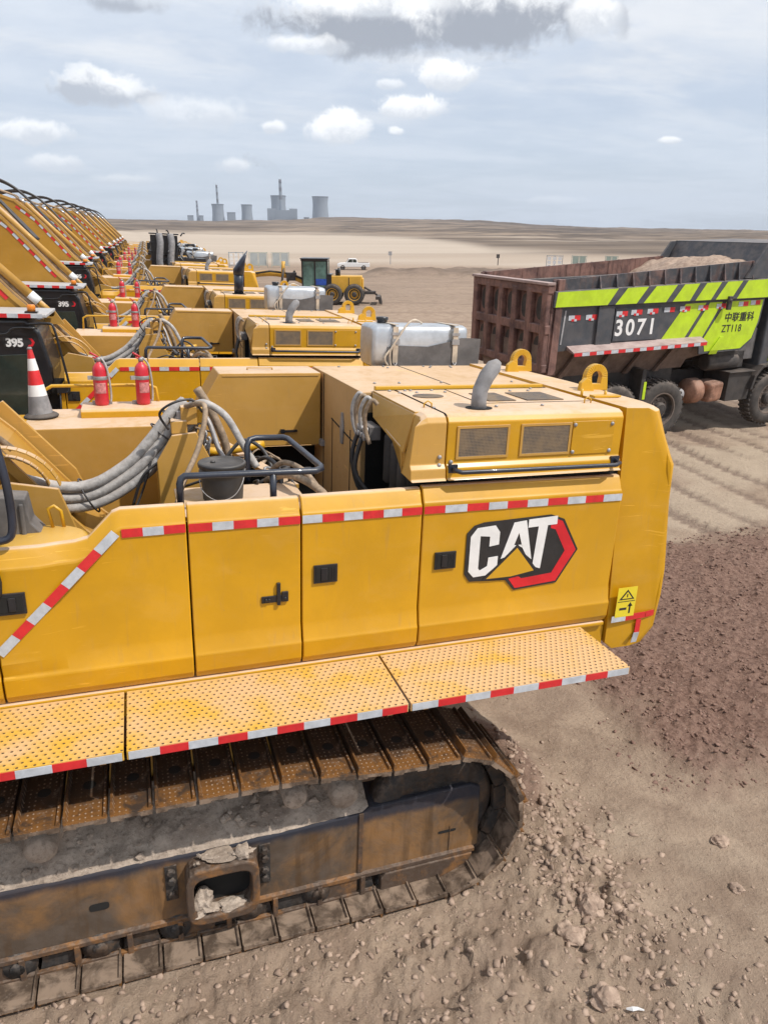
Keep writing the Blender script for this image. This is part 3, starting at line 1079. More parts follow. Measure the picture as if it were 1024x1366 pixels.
def track_path():
    pts = []
    xr, xl = 1.93, -3.35
    # bottom, left to right (z = link line)
    for k in range(30):
        pts.append((xl+(xr-xl)*k/30, 0.055))
    for k in range(25):
        a = -math.pi/2+math.pi*k/24
        pts.append((xr+0.60*math.cos(a), 0.655+0.60*math.sin(a)+(0.0 if a < 0 else 0.03*math.sin(a))))
    for k in range(1, 40):
        t = k/40
        x = xr+(xl-xr)*t
        z = 1.285+0.085*sst(1.7, 0.6, x)
        pts.append((x, z))
    for k in range(21):
        a = math.pi/2+math.pi*k/20
        pts.append((xl+0.655*math.cos(a), 0.71+0.655*math.sin(a)))
    return pts


def sst(a, b, x):
    t = min(1, max(0, (x-a)/(b-a)))
    return t*t*(3-2*t)


def resample(pts, n):
    P = [Vector((a, b)) for a, b in pts]
    P.append(P[0])
    acc = [0]
    for i in range(1, len(P)):
        acc.append(acc[-1]+(P[i]-P[i-1]).length)
    T = acc[-1]
    out = []
    for k in range(n):
        s_ = T*k/n
        i = max(j for j in range(len(acc)-1) if acc[j] <= s_)
        f = (s_-acc[i])/(acc[i+1]-acc[i]+1e-9)
        p = P[i].lerp(P[i+1], f)
        d = (P[i+1]-P[i]).normalized()
        q = P[(i+2) % len(P)]-P[max(0, i-1)]
        d = q.normalized() if q.length > 0.01 else d
        out.append((p, d))
    return out


# ------------------------------------------------------------------ parts of the excavator (machine 1 frame)
def build_lower(root):
    tr = thing('track', None, None)
    del_keys(tr)
    tr.parent = root
    mb = shoe_mesh()
    keep = ORG[0]
    ORG[0] = Vector((0, 0, 0))
    first = obj('track_shoe', mb, [M_SHOE, M_DARK], tr, bevel=0.003, segs=1)
    ORG[0] = keep
    seg = resample(track_path(), 56)
    shoes = []
    for i, (p, d) in enumerate(seg):
        o = first if i == 0 else first.copy()
        if i:
            COL.objects.link(o)
            o.parent = tr
        nrm = Vector((d.y, -d.x))
        X = Vector((d.x, 0, d.y))
        Zv = Vector((nrm.x, 0, nrm.y))
        Yv = Zv.cross(X)
        # keep the outer end of the shoe toward -y
        M = Matrix((X, Yv, Zv)).transposed()
        if Yv.y < 0:
            M = Matrix((-X, -Yv, Zv)).transposed()
        jit = Matrix.Rotation(random.uniform(-0.012, 0.012), 3, 'Y')
        o.matrix_local = Matrix.Translation(Vector((p.x, 4.065, p.y))-PIV) @ (M @ jit).to_4x4()
        shoes.append(o)
    # chain links inside the loop
    ch = MB()
    for p, d in seg:
        n = Vector((d.y, -d.x))
        for y0 in (3.96, 4.12):
            a = Vector((p.x, p.y))-n*0.02
            q = []
            for yy in (y0, y0+0.05):
                for s1, s2 in ((-0.118, 0), (0.118, 0), (0.10, -0.10), (-0.10, -0.10)):
                    c = a+d*s1+n*s2
                    q.append((c.x, yy, c.y))
            ch.hexa(q)
    obj('track_chain', ch, M_GREASY, tr)
    # far track as one simple loop
    fb = MB()
    for p, d in seg:
        n = Vector((d.y, -d.x))
        q = []
        for yy in (7.50, 8.15):
            for s1, s2 in ((-0.12, -0.01), (0.12, -0.01), (0.12, 0.03), (-0.12, 0.03)):
                c = p+d*s1+n*s2
                q.append((c.x, yy, c.y))
        fb.hexa(q)
    obj('track', fb, M_RUST, root)
    return tr


def del_keys(o):
    for k in list(o.keys()):
        del o[k]


def build_track_frame(root):
    Y0 = 3.95
    mb = MB()
    # main box with sloped rear end
    face = [(-3.55, 0.27), (-3.55, 0.79), (0.50, 0.765), (1.33, 0.80), (1.40, 0.83), (2.20, 0.85), (2.28, 0.81), (2.30, 0.25), (2.23, 0.235), (1.4, 0.235)]
    mb.prism(face, 'y', Y0, 4.24)
    tf = obj('track_frame', mb, M_FRAME, root, bevel=0.015)
    # ledge along the foot of the face
    lb = MB()
    lb.prism([(3.925, 0.215), (3.925, 0.25), (3.96, 0.262), (3.96, 0.215)], 'x', -3.5, 2.26)
    obj('ledge', lb, M_RUST, tf, bevel=0.004)
    # roller guard at the rear
    gb = MB()
    gb.prism([(1.48, 0.035), (1.48, 0.17), (1.52, 0.213), (2.24, 0.213), (2.17, 0.06), (2.10, 0.035)], 'y', 3.915, 4.20)
    obj('roller_guard', gb, M_RUST, tf, bevel=0.008)
    # lower rail with uprights, rollers between
    rb = MB()
    rb.box(-3.4, 1.45, 3.925, 3.955, 0.045, 0.085)
    for k in range(15):
        x = -3.3+k*0.33
        rb.box(x, x+0.035, 3.915, 4.0, 0.06, 0.235)
    for x in (-2.6, -1.3, -0.05, 1.0):
        rb.box(x, x+0.30, 3.94, 3.97, 0.085, 0.212)
    obj('roller_rail', rb, M_RUST, tf, bevel=0.004)
    for k in range(9):
        x = -3.0+k*0.50
        ro = MB()
        ro.lathe([(0.03, 3.93), (0.085, 3.93), (0.09, 3.945), (0.12, 3.955), (0.12, 4.05), (0.10, 4.06), (0.10, 4.2)], (x, 0, 0.165), 'y', 22)
        ro.lathe([(0.045, 3.915), (0.05, 3.93)], (x, 0, 0.165), 'y', 14)
        obj('roller', ro, M_GREASY, tf)
    # weld rib, slots, bolts
    wb = MB()
    wb.box(1.30, 1.335, 3.938, 3.951, 0.262, 0.80)
    wb.box(2.04, 2.045, 3.944, 3.951, 0.262, 0.50)
    obj('weld_rib', wb, M_RUST, tf, bevel=0.004)
    sb = MB()
    for (x, z, a, b) in ((-0.48, 0.50, 0.062, 0.030), (2.02, 0.455, 0.075, 0.012)):
        sb.prism([(x+a*math.copysign(abs(math.cos(t))**0.5, math.cos(t)), z+b*math.copysign(abs(math.sin(t))**0.5, math.sin(t))) for t in [k*6.2832/16 for k in range(16)]], 'y', 3.946, 3.9485, 0)
    obj('slot', sb, M_DARK, tf)
    # step bracket: rounded square frame standing proud
    st = MB()
    cx, cz = 0.31, 0.51
    def rr(sx, sz, sh=0.0, n=24):
        o = []
        for k in range(n):
            t = 6.28318*k/n
            ex = 0.42
            o.append((cx+sx*math.copysign(abs(math.cos(t))**ex, math.cos(t)), cz+sh+sz*math.copysign(abs(math.sin(t))**ex, math.sin(t))))
        return o
    outer, inner = rr(0.245, 0.235), rr(0.195, 0.165, -0.005)
    rings = [[(a, 3.955, b) for a, b in outer], [(a, 3.80, b) for a, b in outer], [(a, 3.80, b) for a, b in inner], [(a, 3.955, b) for a, b in inner]]
    st.loft(rings, 0, False, True, caps=False)
    bk = obj('step_bracket', st, M_RUST, tf, bevel=0.012)
    bl = MB()
    bl.prism(inner, 'y', 3.944, 3.9465)
    obj('recess', bl, M_DARK, bk)
    ml = MB()
    ml.blob((0.175, 3.87, 0.43), (0.065, 0.05, 0.085), 3, amp=0.45, sub=3)
    ml.blob((0.185, 3.86, 0.365), (0.085, 0.05, 0.03), 5, amp=0.5, sub=3)
    ml.blob((0.36, 3.87, 0.352), (0.09, 0.05, 0.016), 15, amp=0.6, sub=3)
    ml.blob((0.33, 3.89, 0.755), (0.16, 0.05, 0.022), 8, amp=0.6, sub=3)
    ml.blob((0.44, 3.87, 0.770), (0.06, 0.045, 0.035), 9, amp=0.6, sub=3)
    for k_ in range(14):
        ml.blob((0.12+random.random()*0.4, 3.84+random.random()*0.08, 0.758+random.random()*0.02), (0.014, 0.012, 0.011), k_, amp=0.5, sub=1)
    obj('mud_clod', ml, M_MUD, bk)
    bo = MB()
    for (x, z) in ((-0.02, 0.66), (-0.02, 0.585), (-0.02, 0.47), (0.61, 0.67), (0.61, 0.60), (0.61, 0.50), (0.61, 0.43)):
        bo.lathe([(0.030, 3.95), (0.030, 3.925), (0.022, 3.915)], (x, 0, z), 'y', 6, smooth=False)
    bo.box(-0.06, 0.02, 3.940, 3.951, 0.42, 0.71)
    bo.box(0.57, 0.65, 3.940, 3.951, 0.38, 0.72)
    obj('bolt_plate', bo, M_GREASY, tf, bevel=0.003)
    # caked mud on the slope behind the frame
    md = MB()
    nx, ny = 420, 44
    vs, fs = [], []
    for i in range(nx+1):
        x = -3.5+i*(1.38+3.5)/nx
        for j in range(ny+1):
            t = j/ny
            y = 3.962+t*0.44
            nz_ = mnoise.fractal(Vector((x*2.1, y*3.0, 0.3)), 1.0, 2.0, 5)
            ed = mnoise.fractal(Vector((x*5.0, 2.2, 0.3)), 1.0, 2.0, 4)
            nb_ = mnoise.fractal(Vector((x*9.0, y*9.0, 1.3)), 0.9, 2.0, 5)
            z = 0.765+0.035*sst(0.5, 1.3, x)+0.30*t**0.8+0.045*nz_*min(1, t*4+0.2)+0.020*nb_*min(1, t*5+0.3)+0.012*ed*(1-t)
            x2 = x
            vs.append((x2, y-0.012*max(0, ed)*(1-t), z))
    for i in range(nx):
        for j in range(ny):
            a = i*(ny+1)+j
            fs.append((a, a+ny+1, a+ny+2, a+1))
    md.add(vs, fs, 0, True)
    for k in range(190):
        x = random.uniform(-1.6, 1.3)
        t = random.random()**1.5
        s_ = 0.005+0.028*random.random()**3
        md.blob((x, 3.985+t*0.3, 0.80+t*0.25), (s_*1.3, s_, s_), k, amp=0.35, sub=1)
    obj('caked_mud', md, M_MUD, tf)
    # carrier rollers
    for x, z, r in ((1.20, 0.955, 0.105), (0.84, 1.02, 0.085), (-0.78, 1.02, 0.10), (-1.9, 1.02, 0.10)):
        cr = MB()
        cr.lathe([(0.02, 3.955), (r*0.8, 3.96), (r, 3.985), (r, 4.13), (r*1.25, 4.14), (r*1.25, 4.25)], (x, 0, z), 'y', 24)
        obj('carrier_roller', cr, M_MUD, tf)
    # idler
    idl = MB()
    idl.lathe([(0.10, 4.00), (0.12, 3.985), (0.30, 4.0), (0.33, 3.975), (0.46, 3.975), (0.50, 4.0), (0.50, 4.13), (0.46, 4.155), (0.1, 4.155)], (1.90, 0, 0.66), 'y', 44)
    obj('idler', idl, M_GREASY, tf)
    # car body between the tracks
    cb = MB()
    cb.box(-2.6, 1.0, 4.5, 7.4, 0.55, 1.25)
    cb.lathe([(1.0, 1.2), (1.0, 1.62)], (-0.6, 5.95, 0), 'z', 40)
    obj('carbody', cb, M_YD, root)


def build_upper(root, hero=True):
    bv = 0.008
    # --- floor frame
    mb = MB()
    mb.box(-3.4, 3.55, 4.52, 7.40, 1.62, 1.86)
    obj('main_frame', mb, M_YD, root)
    db = MB()
    db.box(-0.1, 1.75, 4.535, 4.545, 1.86, 2.93)
    db.box(-3.3, -0.1, 4.535, 4.545, 1.86, 2.78)
    db.box(1.78, 3.60, 4.535, 4.545, 1.86, 3.16)       # dark plate behind the doors
    db.box(-0.93, 3.55, 7.30, 7.32, 1.86, 2.75)
    db.box(-1.0, 1.72, 4.53, 7.28, 1.865, 1.90)
    obj('inner_plate', db, M_DARK, root)
    # --- doors on the near side
    g = 0.006
    door(root, [(-0.93+g, 2.875, 4.378), (-0.64, 2.875, 4.380), (-0.55, 2.875, 4.406), (-0.44, 2.88, 4.410), (-0.36, 2.90, 4.410), (-0.21, 3.055, 4.410), (-0.16, 3.075, 4.410), (0.235-g, 3.075, 4.410)])
    d2 = door(root, [(0.235+g, 3.075, 4.410), (0.98-g, 3.075, 4.410)])
    d3 = door(root, [(0.98+g, 3.080, 4.410), (1.865-g, 3.085, 4.410)])
    d4 = door(root, [(1.865+g, 3.095, 4.410), (3.565-g, 3.085, 4.410)])
    door(root, [(-2.2, 2.30, 4.378), (-1.02, 2.30, 4.378), (-0.98, 2.70, 4.378), (-0.93-g, 2.76, 4.378)])
    add_logo(d4)
    # handles
    def handle(par, x0, x1, z0, z1):
        h = MB()
        h.box(x0, x1, 4.395, 4.408, z0, z1, 0)
        h.box(x0+0.012, x1-0.012, 4.392, 4.396, z0+0.012, z1-0.012, 1)
        h.box(x0+0.055*(x1-x0)/0.18, x0+0.10*(x1-x0)/0.18, 4.386, 4.393, z0+0.02, z1-0.02, 0)
        for k in range(4):
            xx = x1-0.02-k*0.018
            h.box(xx-0.004, xx, 4.389, 4.393, z0+0.02, z1-0.02, 0)
        obj('door_handle', h, [M_BLK, M_DARK], par, bevel=0.003)
    handle(d3, 1.065, 1.235, 2.455, 2.590)
    handle(d4, 1.975, 2.145, 2.465, 2.600)
    hh = MB()
    hh.box(-0.90, -0.735, 4.360, 4.377, 2.475, 2.615, 0)
    hh.box(-0.885, -0.75, 4.356, 4.361, 2.49, 2.60, 1)
    hh.box(-0.83, -0.79, 4.348, 4.357, 2.50, 2.59, 0)
    obj('door_handle', hh, [M_BLK, M_DARK], root, bevel=0.003)
    lt = MB()
    lt.box(0.70, 0.885, 4.398, 4.409, 2.345, 2.395)
    lt.box(0.805, 0.83, 4.388, 4.409, 2.325, 2.49)
    lt.box(0.84, 0.885, 4.392, 4.409, 2.345, 2.42)
    for x in (0.73, 0.75, 0.862):
        lt.lathe([(0.010, 4.399), (0.010, 4.385)], (x, 0, 2.37), 'y', 8)
    obj('latch', lt, M_BLK, d2, bevel=0.003)
    # tapes
    tp = MB()
    tape(tp, (-0.160, 4.4065, 2.902), (0.226, 4.4065, 2.907), 3, 0.056, (0, -1, 0), start=0)
    tape(tp, (0.245, 4.4065, 2.905), (0.972, 4.4065, 2.905), 5, 0.056, (0, -1, 0), start=0)
    tape(tp, (0.988, 4.4065, 2.905), (1.855, 4.4065, 2.905), 6, 0.056, (0, -1, 0), start=1)
    tape(tp, (1.875, 4.4065, 2.905), (3.555, 4.4065, 2.895), 10, 0.056, (0, -1, 0), start=0)
    tape(tp, (-0.90, 4.3745, 2.19), (-0.60, 4.3755, 2.49), 3, 0.060, (0, -1, 0), start=1)
    tape(tp, (-0.60, 4.376, 2.49), (-0.175, 4.405, 2.915), 4, 0.060, (0, -1, 0), start=0)
    obj('reflective_tape', tp, TAPE_M, root)
    # sill
    sb = MB()
    sb.box(-2.2, 3.55, 4.385, 4.52, 1.80, 1.838)
    sb.box(-2.2, 3.58, 4.42, 4.52, 1.60, 1.80)
    obj('sill', sb, M_Y, root, bevel=0.012)
    # walkways
    for i, (a, b) in enumerate(((-1.75, -0.228), (-0.212, 1.552), (1.568, 3.31))):
        wk = MB()
        wk.box(a, b, 3.735, 4.375, 1.812, 1.826)
        wk.box(a, b, 3.728, 3.742, 1.762, 1.8255)
        wk.box(a+0.1, a+0.14, 3.75, 4.37, 1.74, 1.811)
        wk.box(b-0.14, b-0.1, 3.75, 4.37, 1.74, 1.811)
        o = obj('walkway', wk, M_PERF, root, bevel=0.003)
        tt = MB()
        n = 9 if i else 8
        tape(tt, (a+0.01, 3.7270, 1.766), (b-0.01, 3.7270, 1.766), n+(i == 1), 0.052, (0, -1, 0), start=(0, 1, 1)[i])
        obj('reflective_tape', tt, TAPE_M, o)
    # --- hood, near block
    def hood_prof(x):
        return [(x, 4.430, 3.135), (x, 4.455, 3.150), (x, 4.462, 3.215), (x, 4.490, 3.250), (x, 4.490, 3.545), (x, 4.515, 3.583), (x, 4.560, 3.600), (x, 5.625, 3.603), (x, 5.625, 3.135)]
    hb = MB()
    hb.loft([hood_prof(2.055), hood_prof(3.535)])
    hood = obj('hood', hb, M_Y, root, bevel=0.010)
    hf = MB()
    cut = [(x_, y_, z_) for x_, y_, z_ in hood_prof(2.045)]
    f0 = hood_prof(1.90)
    f1 = [(1.775 if z < 3.5 else 1.885, y, z) for (x, y, z) in hood_prof(0)]
    # near pillar
    hf.loft([[(x, y, z) for x, y, z in hood_prof(2.045)[:7]]+[(2.045, 4.66, 3.60), (2.045, 4.66, 3.15)],
             [(1.90, y, z) for _, y, z in hood_prof(0)[:7]]+[(1.90, 4.66, 3.60), (1.90, 4.66, 3.15)],
             [(1.775 if z < 3.45 else (1.80 if z < 3.56 else 1.86), y, z if z < 3.5 else z-0.02) for _, y, z in hood_prof(0)[:7]]+[(1.86, 4.66, 3.58), (1.775, 4.66, 3.15)]])
    # sloped top plate of the front cover
    hf.hexa([(1.86, 4.655, 3.575), (2.045, 4.655, 3.575), (2.045, 5.625, 3.575), (1.86, 5.625, 3.575), (1.86, 4.655, 3.6), (2.045, 4.655, 3.6), (2.045, 5.625, 3.602), (1.86, 5.625, 3.602)])
    hf.hexa([(1.775, 4.65, 3.30), (1.80, 4.65, 3.30), (1.80, 5.35, 3.43), (1.775, 5.35, 3.43), (1.855, 4.65, 3.585), (1.88, 4.65, 3.585), (1.88, 5.625, 3.585), (1.855, 5.625, 3.585)])
    hf.hexa([(1.775, 4.65, 3.20), (1.80, 4.65, 3.20), (1.80, 4.70, 3.34), (1.775, 4.70, 3.34), (1.775, 4.655, 3.30), (1.80, 4.655, 3.30), (1.80, 5.05, 3.40), (1.775, 5.05, 3.40)])
    obj('hood_front_cover', hf, M_YD, root, bevel=0.006)
    # sheets painted with the interior's shade, filters, manifold and hoses in the opening
    ib = MB()
    ib.box(2.02, 2.04, 4.68, 5.60, 1.95, 3.56)
    ib.box(1.80, 2.02, 5.585, 5.60, 1.95, 3.42)
    obj('dark_backing', ib, M_DARK, root)
    fl = MB()
    for (y, z0, z1, r) in ((4.84, 2.95, 3.24, 0.062), (5.0, 2.93, 3.27, 0.062), (5.16, 2.95, 3.30, 0.062)):
        fl.lathe([(r*0.7, z0-0.02), (r, z0), (r, z1), (r*0.9, z1+0.02), (r*0.4, z1+0.03)], (1.88, y, 0), 'z', 18)
    obj('filter', fl, M_RUB, root)
    mn = MB()
    mn.box(1.70, 1.80, 5.20, 5.45, 3.27, 3.38, 0)
    for y in (5.23, 5.31, 5.39):
        mn.lathe([(0.026, 1.66), (0.026, 1.70), (0.018, 1.70)], (0, y, 3.30), 'x', 10, 1)
        mn.lathe([(0.026, 1.66), (0.026, 1.70), (0.018, 1.70)], (0, y, 3.35), 'x', 10, 1)
    obj('valve_block', mn, [M_GPLATE, M_STEEL], root, bevel=0.006)
    hs = MB()
    for k, y in enumerate((5.15, 5.28, 5.40, 5.5)):
        hs.tube([(1.74, y-0.02, 3.57), (1.70, y, 3.60), (1.66, y+0.03, 3.50), (1.67, y+0.05, 3.36), (1.70, y+0.02, 3.25)], 0.017, 8, sub=5, mi=k % 2)
    hs.tube([(1.68, 5.42, 3.30), (1.64, 5.45, 3.1), (1.68, 5.40, 2.85), (1.80, 5.35, 2.7)], 0.02, 8, sub=5, mi=2)
    hs.tube([(1.68, 5.33, 3.27), (1.63, 5.33, 3.0), (1.74, 5.25, 2.8)], 0.02, 8, sub=5, mi=2)
    obj('hose', hs, [M_HOSD, M_HOSE, M_HOSB], root)
    # --- hood, far block with the radiator doors on its front face
    fb = MB()
    fb.prism([(5.64, 1.95), (5.64, 3.585), (7.40, 3.585), (7.46, 3.53), (7.46, 1.95)], 'x', 1.77, 3.60)
    fh = obj('radiator_housing', fb, M_YR, root, bevel=0.008)
    sm = MB()
    sm.box(1.764, 1.770, 6.895, 6.905, 2.2, 3.57)
    sm.box(1.764, 1.770, 5.94, 5.948, 2.2, 3.2)
    sm.hexa([(1.764, 5.64, 3.085), (1.770, 5.64, 3.085), (1.770, 6.60, 3.175), (1.764, 6.60, 3.175), (1.764, 5.64, 3.097), (1.770, 5.64, 3.097), (1.770, 6.60, 3.187), (1.764, 6.60, 3.187)])
    sm.box(1.764, 1.770, 6.56, 6.566, 2.3, 3.18)
    obj('door_seam', sm, M_DARK, fh)
    la = MB()
    la.prism([(6.17, 3.02), (6.15, 3.16), (6.18, 3.31), (6.22, 3.31), (6.25, 3.16), (6.23, 3.02)], 'x', 1.752, 1.770)
    la.box(1.73, 1.77, 6.86, 6.99, 2.84, 2.90)
    obj('latch', la, M_STEEL, fh, bevel=0.004)
    # --- roof strip between the blocks and other roof trim
    bm_ = MB()
    bm_.prism([(5.612, 3.59), (5.612, 3.635), (5.66, 3.635), (5.66, 3.59)], 'x', 1.88, 3.48)
    obj('roof_strip', bm_, M_YB, root, bevel=0.006)
    sm2 = MB()
    sm2.box(1.88, 3.50, 5.600, 5.611, 3.6035, 3.6065)
    sm2.box(2.72, 2.728, 5.68, 7.38, 3.586, 3.5885)
    sm2.hexa([(2.050, 4.52, 3.590), (2.058, 4.52, 3.590), (2.058, 5.60, 3.6055), (2.050, 5.60, 3.6055), (2.050, 4.56, 3.6025), (2.058, 4.56, 3.6025), (2.058, 5.6, 3.6065), (2.050, 5.6, 3.6065)])
    sm2.box(2.50, 3.52, 4.895, 4.901, 3.6035, 3.606)
    sm2.box(2.50, 2.506, 4.9, 5.60, 3.6035, 3.606)
    obj('roof_seam', sm2, M_DARK, root)
    vg = MB()
    vg.box(2.62, 2.86, 4.98, 5.36, 3.6035, 3.609)
    vg.box(2.96, 3.30, 4.98, 5.36, 3.6035, 3.609)
    obj('roof_vent', vg, M_MESH, root)
    ov = MB()
    ov.prism([(2.22+0.13*math.cos(a), 5.28+0.10*math.sin(a)) for a in [k*0.3927 for k in range(16)]], 'z', 3.6035, 3.607)
    obj('roof_vent', ov, M_MESH, root)
    bt = MB()
    for (x, y, z) in [(random.uniform(1.95, 3.4), random.choice([4.75, 4.95, 5.45, 5.55]), 3.603) for _ in range(16)]+[(random.uniform(1.9, 3.5), random.choice([5.75, 6.1, 7.2, 7.3]), 3.587) for _ in range(14)]:
        bt.lathe([(0.014, 0), (0.014, 0.008), (0.008, 0.012)], (x, y, z), 'z', 8)
    for (x, z) in ((3.10, 3.50), (3.43, 3.50), (3.10, 3.29), (3.43, 3.29), (2.00, 3.30), (2.00, 3.24), (2.09, 3.26)):
        bt.lathe([(0.016, 4.490), (0.016, 4.478), (0.009, 4.472)], (x, 0, z), 'y', 8)
    obj('bolt', bt, M_STEEL, root)
    # side windows (mesh vents) in raised frames
    for a, b in ((2.145, 2.53), (2.66, 3.055)):
        v = MB()
        v.box(a, b, 4.4845, 4.489, 3.295, 3.50, 0)
        wv = obj('vent_panel', v, M_MESH, hood)
        fr = MB()
        t = 0.018
        for q in ((a-t, b+t, 3.295-t, 3.295), (a-t, b+t, 3.50, 3.50+t), (a-t, a, 3.295, 3.50), (b, b+t, 3.295, 3.50)):
            fr.box(q[0], q[1], 4.481, 4.4895, q[2], q[3])
        obj('vent_frame', fr, M_YD, wv)
    ap = MB()
    ap.box(3.085, 3.455, 4.483, 4.4895, 3.27, 3.525)
    obj('access_panel', ap, M_Y, hood, bevel=0.002)
    # grab bar
    gb = MB()
    gb.tube([(2.10, 4.47, 3.215), (2.10, 4.40, 3.215), (2.14, 4.385, 3.205), (3.44, 4.385, 3.195), (3.485, 4.40, 3.205), (3.485, 4.47, 3.215)], 0.017, 10)
    gb.box(2.065, 2.135, 4.455, 4.475, 3.185, 3.245)
    gb.box(3.445, 3.52, 4.455, 4.475, 3.185, 3.245)
    obj('grab_bar', gb, M_BLU, root)
    # small hooks on the roof
    hk = MB()
    for (x, y) in ((2.02, 4.80), (3.42, 4.82)):
        hk.tube([(x-0.03, y, 3.60), (x-0.03, y, 3.63), (x, y, 3.65), (x+0.03, y, 3.63), (x+0.03, y, 3.60)], 0.006, 6)
    hk.tube([(3.55, 5.1, 3.60), (3.55, 5.1, 3.67)], 0.012, 8)
    hk.tube([(3.75, 5.05, 3.60), (3.75, 5.05, 3.66)], 0.012, 8)
    hk.box(3.60, 3.86, 4.98, 5.06, 3.612, 3.628)
    obj('roof_hook', hk, M_YB, root)
    # --- counterweight
    def cw(y, dx, yn, xt):
        pr = [(3.585, 3.61), (xt-0.05, 3.605), (xt, 3.578), (4.245-dx, 3.24), (4.265-dx, 3.16), (4.275-dx, 2.98), (4.315-dx, 2.84), (4.355-dx, 2.25), (4.345-dx, 2.02), (4.325-dx, 1.72), (4.255-dx, 1.55), (4.18-dx, 1.52), (3.72, 1.52), (3.60, 1.62), (3.585, 1.80)]
        yy = {3.61: .13, 3.605: .13, 3.578: .105, 3.24: 0.04, 3.16: 0.0, 2.98: 0.0, 2.84: 0.04, 2.25: -0.002, 2.02: -0.02, 1.80: -0.02, 1.72: -0.015, 1.62: 0.0, 1.55: 0.03, 1.52: 0.05}
        return [(a, y+yn*yy[b], b) for a, b in pr]
    c = MB()
    rings = [cw(4.405, 0.275, 1, 3.84), cw(4.412, 0.250, 0.98, 3.86), cw(4.43, 0.232, 0.93, 3.88), cw(4.47, 0.218, 0.75, 3.91), cw(4.56, 0.208, 0.4, 3.95), cw(4.80, 0.20, 0.1, 4.00), cw(5.95, 0.17, 0, 4.04), cw(7.10, 0.20, -0.1, 4.00), cw(7.38, 0.225, -0.5, 3.93), cw(7.47, 0.245, -0.9, 3.87), cw(7.495, 0.265, -1, 3.84)]
    c.loft(rings)
    cwt = obj('counterweight', c, M_Y, root, bevel=0.022, segs=3, auto=38)
    sc = MB()
    sc.box(3.645, 3.835, 4.381, 4.3835, 1.86, 2.13, 0)
    sc.prism([(3.665, 2.02), (3.815, 2.02), (3.74, 2.11)], 'y', 4.379, 4.381, 1)
    sc.prism([(3.69, 2.03), (3.79, 2.03), (3.74, 2.09)], 'y', 4.3775, 4.379, 0)
    sc.box(3.735, 3.745, 4.376, 4.3775, 2.042, 2.072, 1)
    sc.box(3.68, 3.75, 4.379, 4.381, 1.925, 1.945, 1)
    sc.box(3.775, 3.79, 4.379, 4.381, 1.89, 1.965, 1)
    sc.prism([(3.757, 1.955), (3.808, 1.955), (3.782, 1.99)], 'y', 4.379, 4.381, 1)
    sc.box(3.655, 3.825, 4.379, 4.381, 2.0, 2.005, 1)
    obj('warning_sticker', sc, [M_STICK, M_LBLK], cwt)
    tt = MB()
    tape(tt, (3.62, 4.386, 1.815), (3.76, 4.386, 1.818), 1, 0.055, (0, -1, 0), start=1)
    tape(tt, (3.76, 4.386, 1.818), (3.96, 4.386, 1.824), 1, 0.055, (0, -1, 0), start=0)
    tape(tt, (3.965, 4.386, 1.824), (4.055, 4.396, 1.828), 1, 0.055, (0.1, -0.99, 0), start=0)
    tt.hexa([(3.875, 4.3865, 1.69), (3.925, 4.3865, 1.69), (3.925, 4.384, 1.813), (3.875, 4.384, 1.813), (3.875, 4.3825, 1.69), (3.925, 4.3825, 1.69), (3.925, 4.380, 1.813), (3.875, 4.380, 1.813)], 0)
    tt.hexa([(3.87, 4.405, 1.585), (3.925, 4.405, 1.585), (3.925, 4.386, 1.69), (3.87, 4.386, 1.69), (3.87, 4.400, 1.585), (3.925, 4.400, 1.585), (3.925, 4.381, 1.69), (3.87, 4.381, 1.69)], 1)
    obj('reflective_tape', tt, TAPE_M, cwt)
    for (x, y) in ((3.92, 5.46), (3.89, 6.76)):
        lg = MB()
        n = 16
        for k in range(n):
            a0, a1 = math.pi*k/n, math.pi*(k+1)/n
            def pr_(r, a): return (x+r*math.cos(a), 3.72+r*math.sin(a))
            q = [pr_(0.115, a0), pr_(0.115, a1), pr_(0.052, a1), pr_(0.052, a0)]
            lg.prism(q, 'y', y-0.03, y+0.03)
        lg.prism([(x-0.13, 3.60), (x-0.115, 3.72), (x-0.052, 3.72), (x-0.045, 3.66), (x+0.045, 3.66), (x+0.052, 3.72), (x+0.115, 3.72), (x+0.13, 3.60)], 'y', y-0.03, y+0.03)
        lg.prism([(x-0.21, 3.60), (x-0.20, 3.68), (x-0.15, 3.72), (x-0.10, 3.70), (x-0.06, 3.60)], 'y', y-0.10, y-0.05)
        obj('lifting_lug', lg, M_YB, root, bevel=0.006)
    # --- box on the far side
    bx = MB()
    bx.prism([(0.50, 2.84), (0.53, 3.21), (0.745, 3.575), (1.745, 3.575), (1.745, 2.84)], 'y', 6.95, 7.50)
    cab_ = obj('storage_box', bx, M_YD, root, bevel=0.010)
    hd = MB()
    hd.box(1.33, 1.50, 6.925, 6.95, 2.985, 3.005)
    hd.box(1.33, 1.37, 6.92, 6.95, 2.975, 3.015)
    obj('door_handle', hd, M_BLK, cab_)
    rl = MB()
    rl.box(0.775, 1.72, 6.944, 6.949, 3.545, 3.552)
    rl.tube([(1.05, 7.2, 3.575), (1.05, 7.2, 3.595), (1.3, 7.2, 3.595), (1.3, 7.2, 3.575)], 0.008, 6)
    obj('box_seam', rl, M_YD, cab_)
    dk = MB()
    dk.box(0.45, 1.76, 5.9, 7.45, 2.35, 2.36)
    dk.box(0.95, 0.96, 5.6, 7.45, 1.95, 2.36)
    obj('dark_bay_sheet', dk, M_DARK, root)  # near-black sheets: shade of the open engine bay put into the colour
    # --- tank / platform in the middle
    mt = MB()
    mt.prism([(6.66, 1.95), (6.66, 3.145), (7.52, 3.165), (7.52, 1.95)], 'x', -0.98, 0.34)
    pl_ = obj('fuel_tank', mt, M_YD, root, bevel=0.010)
    li = MB()
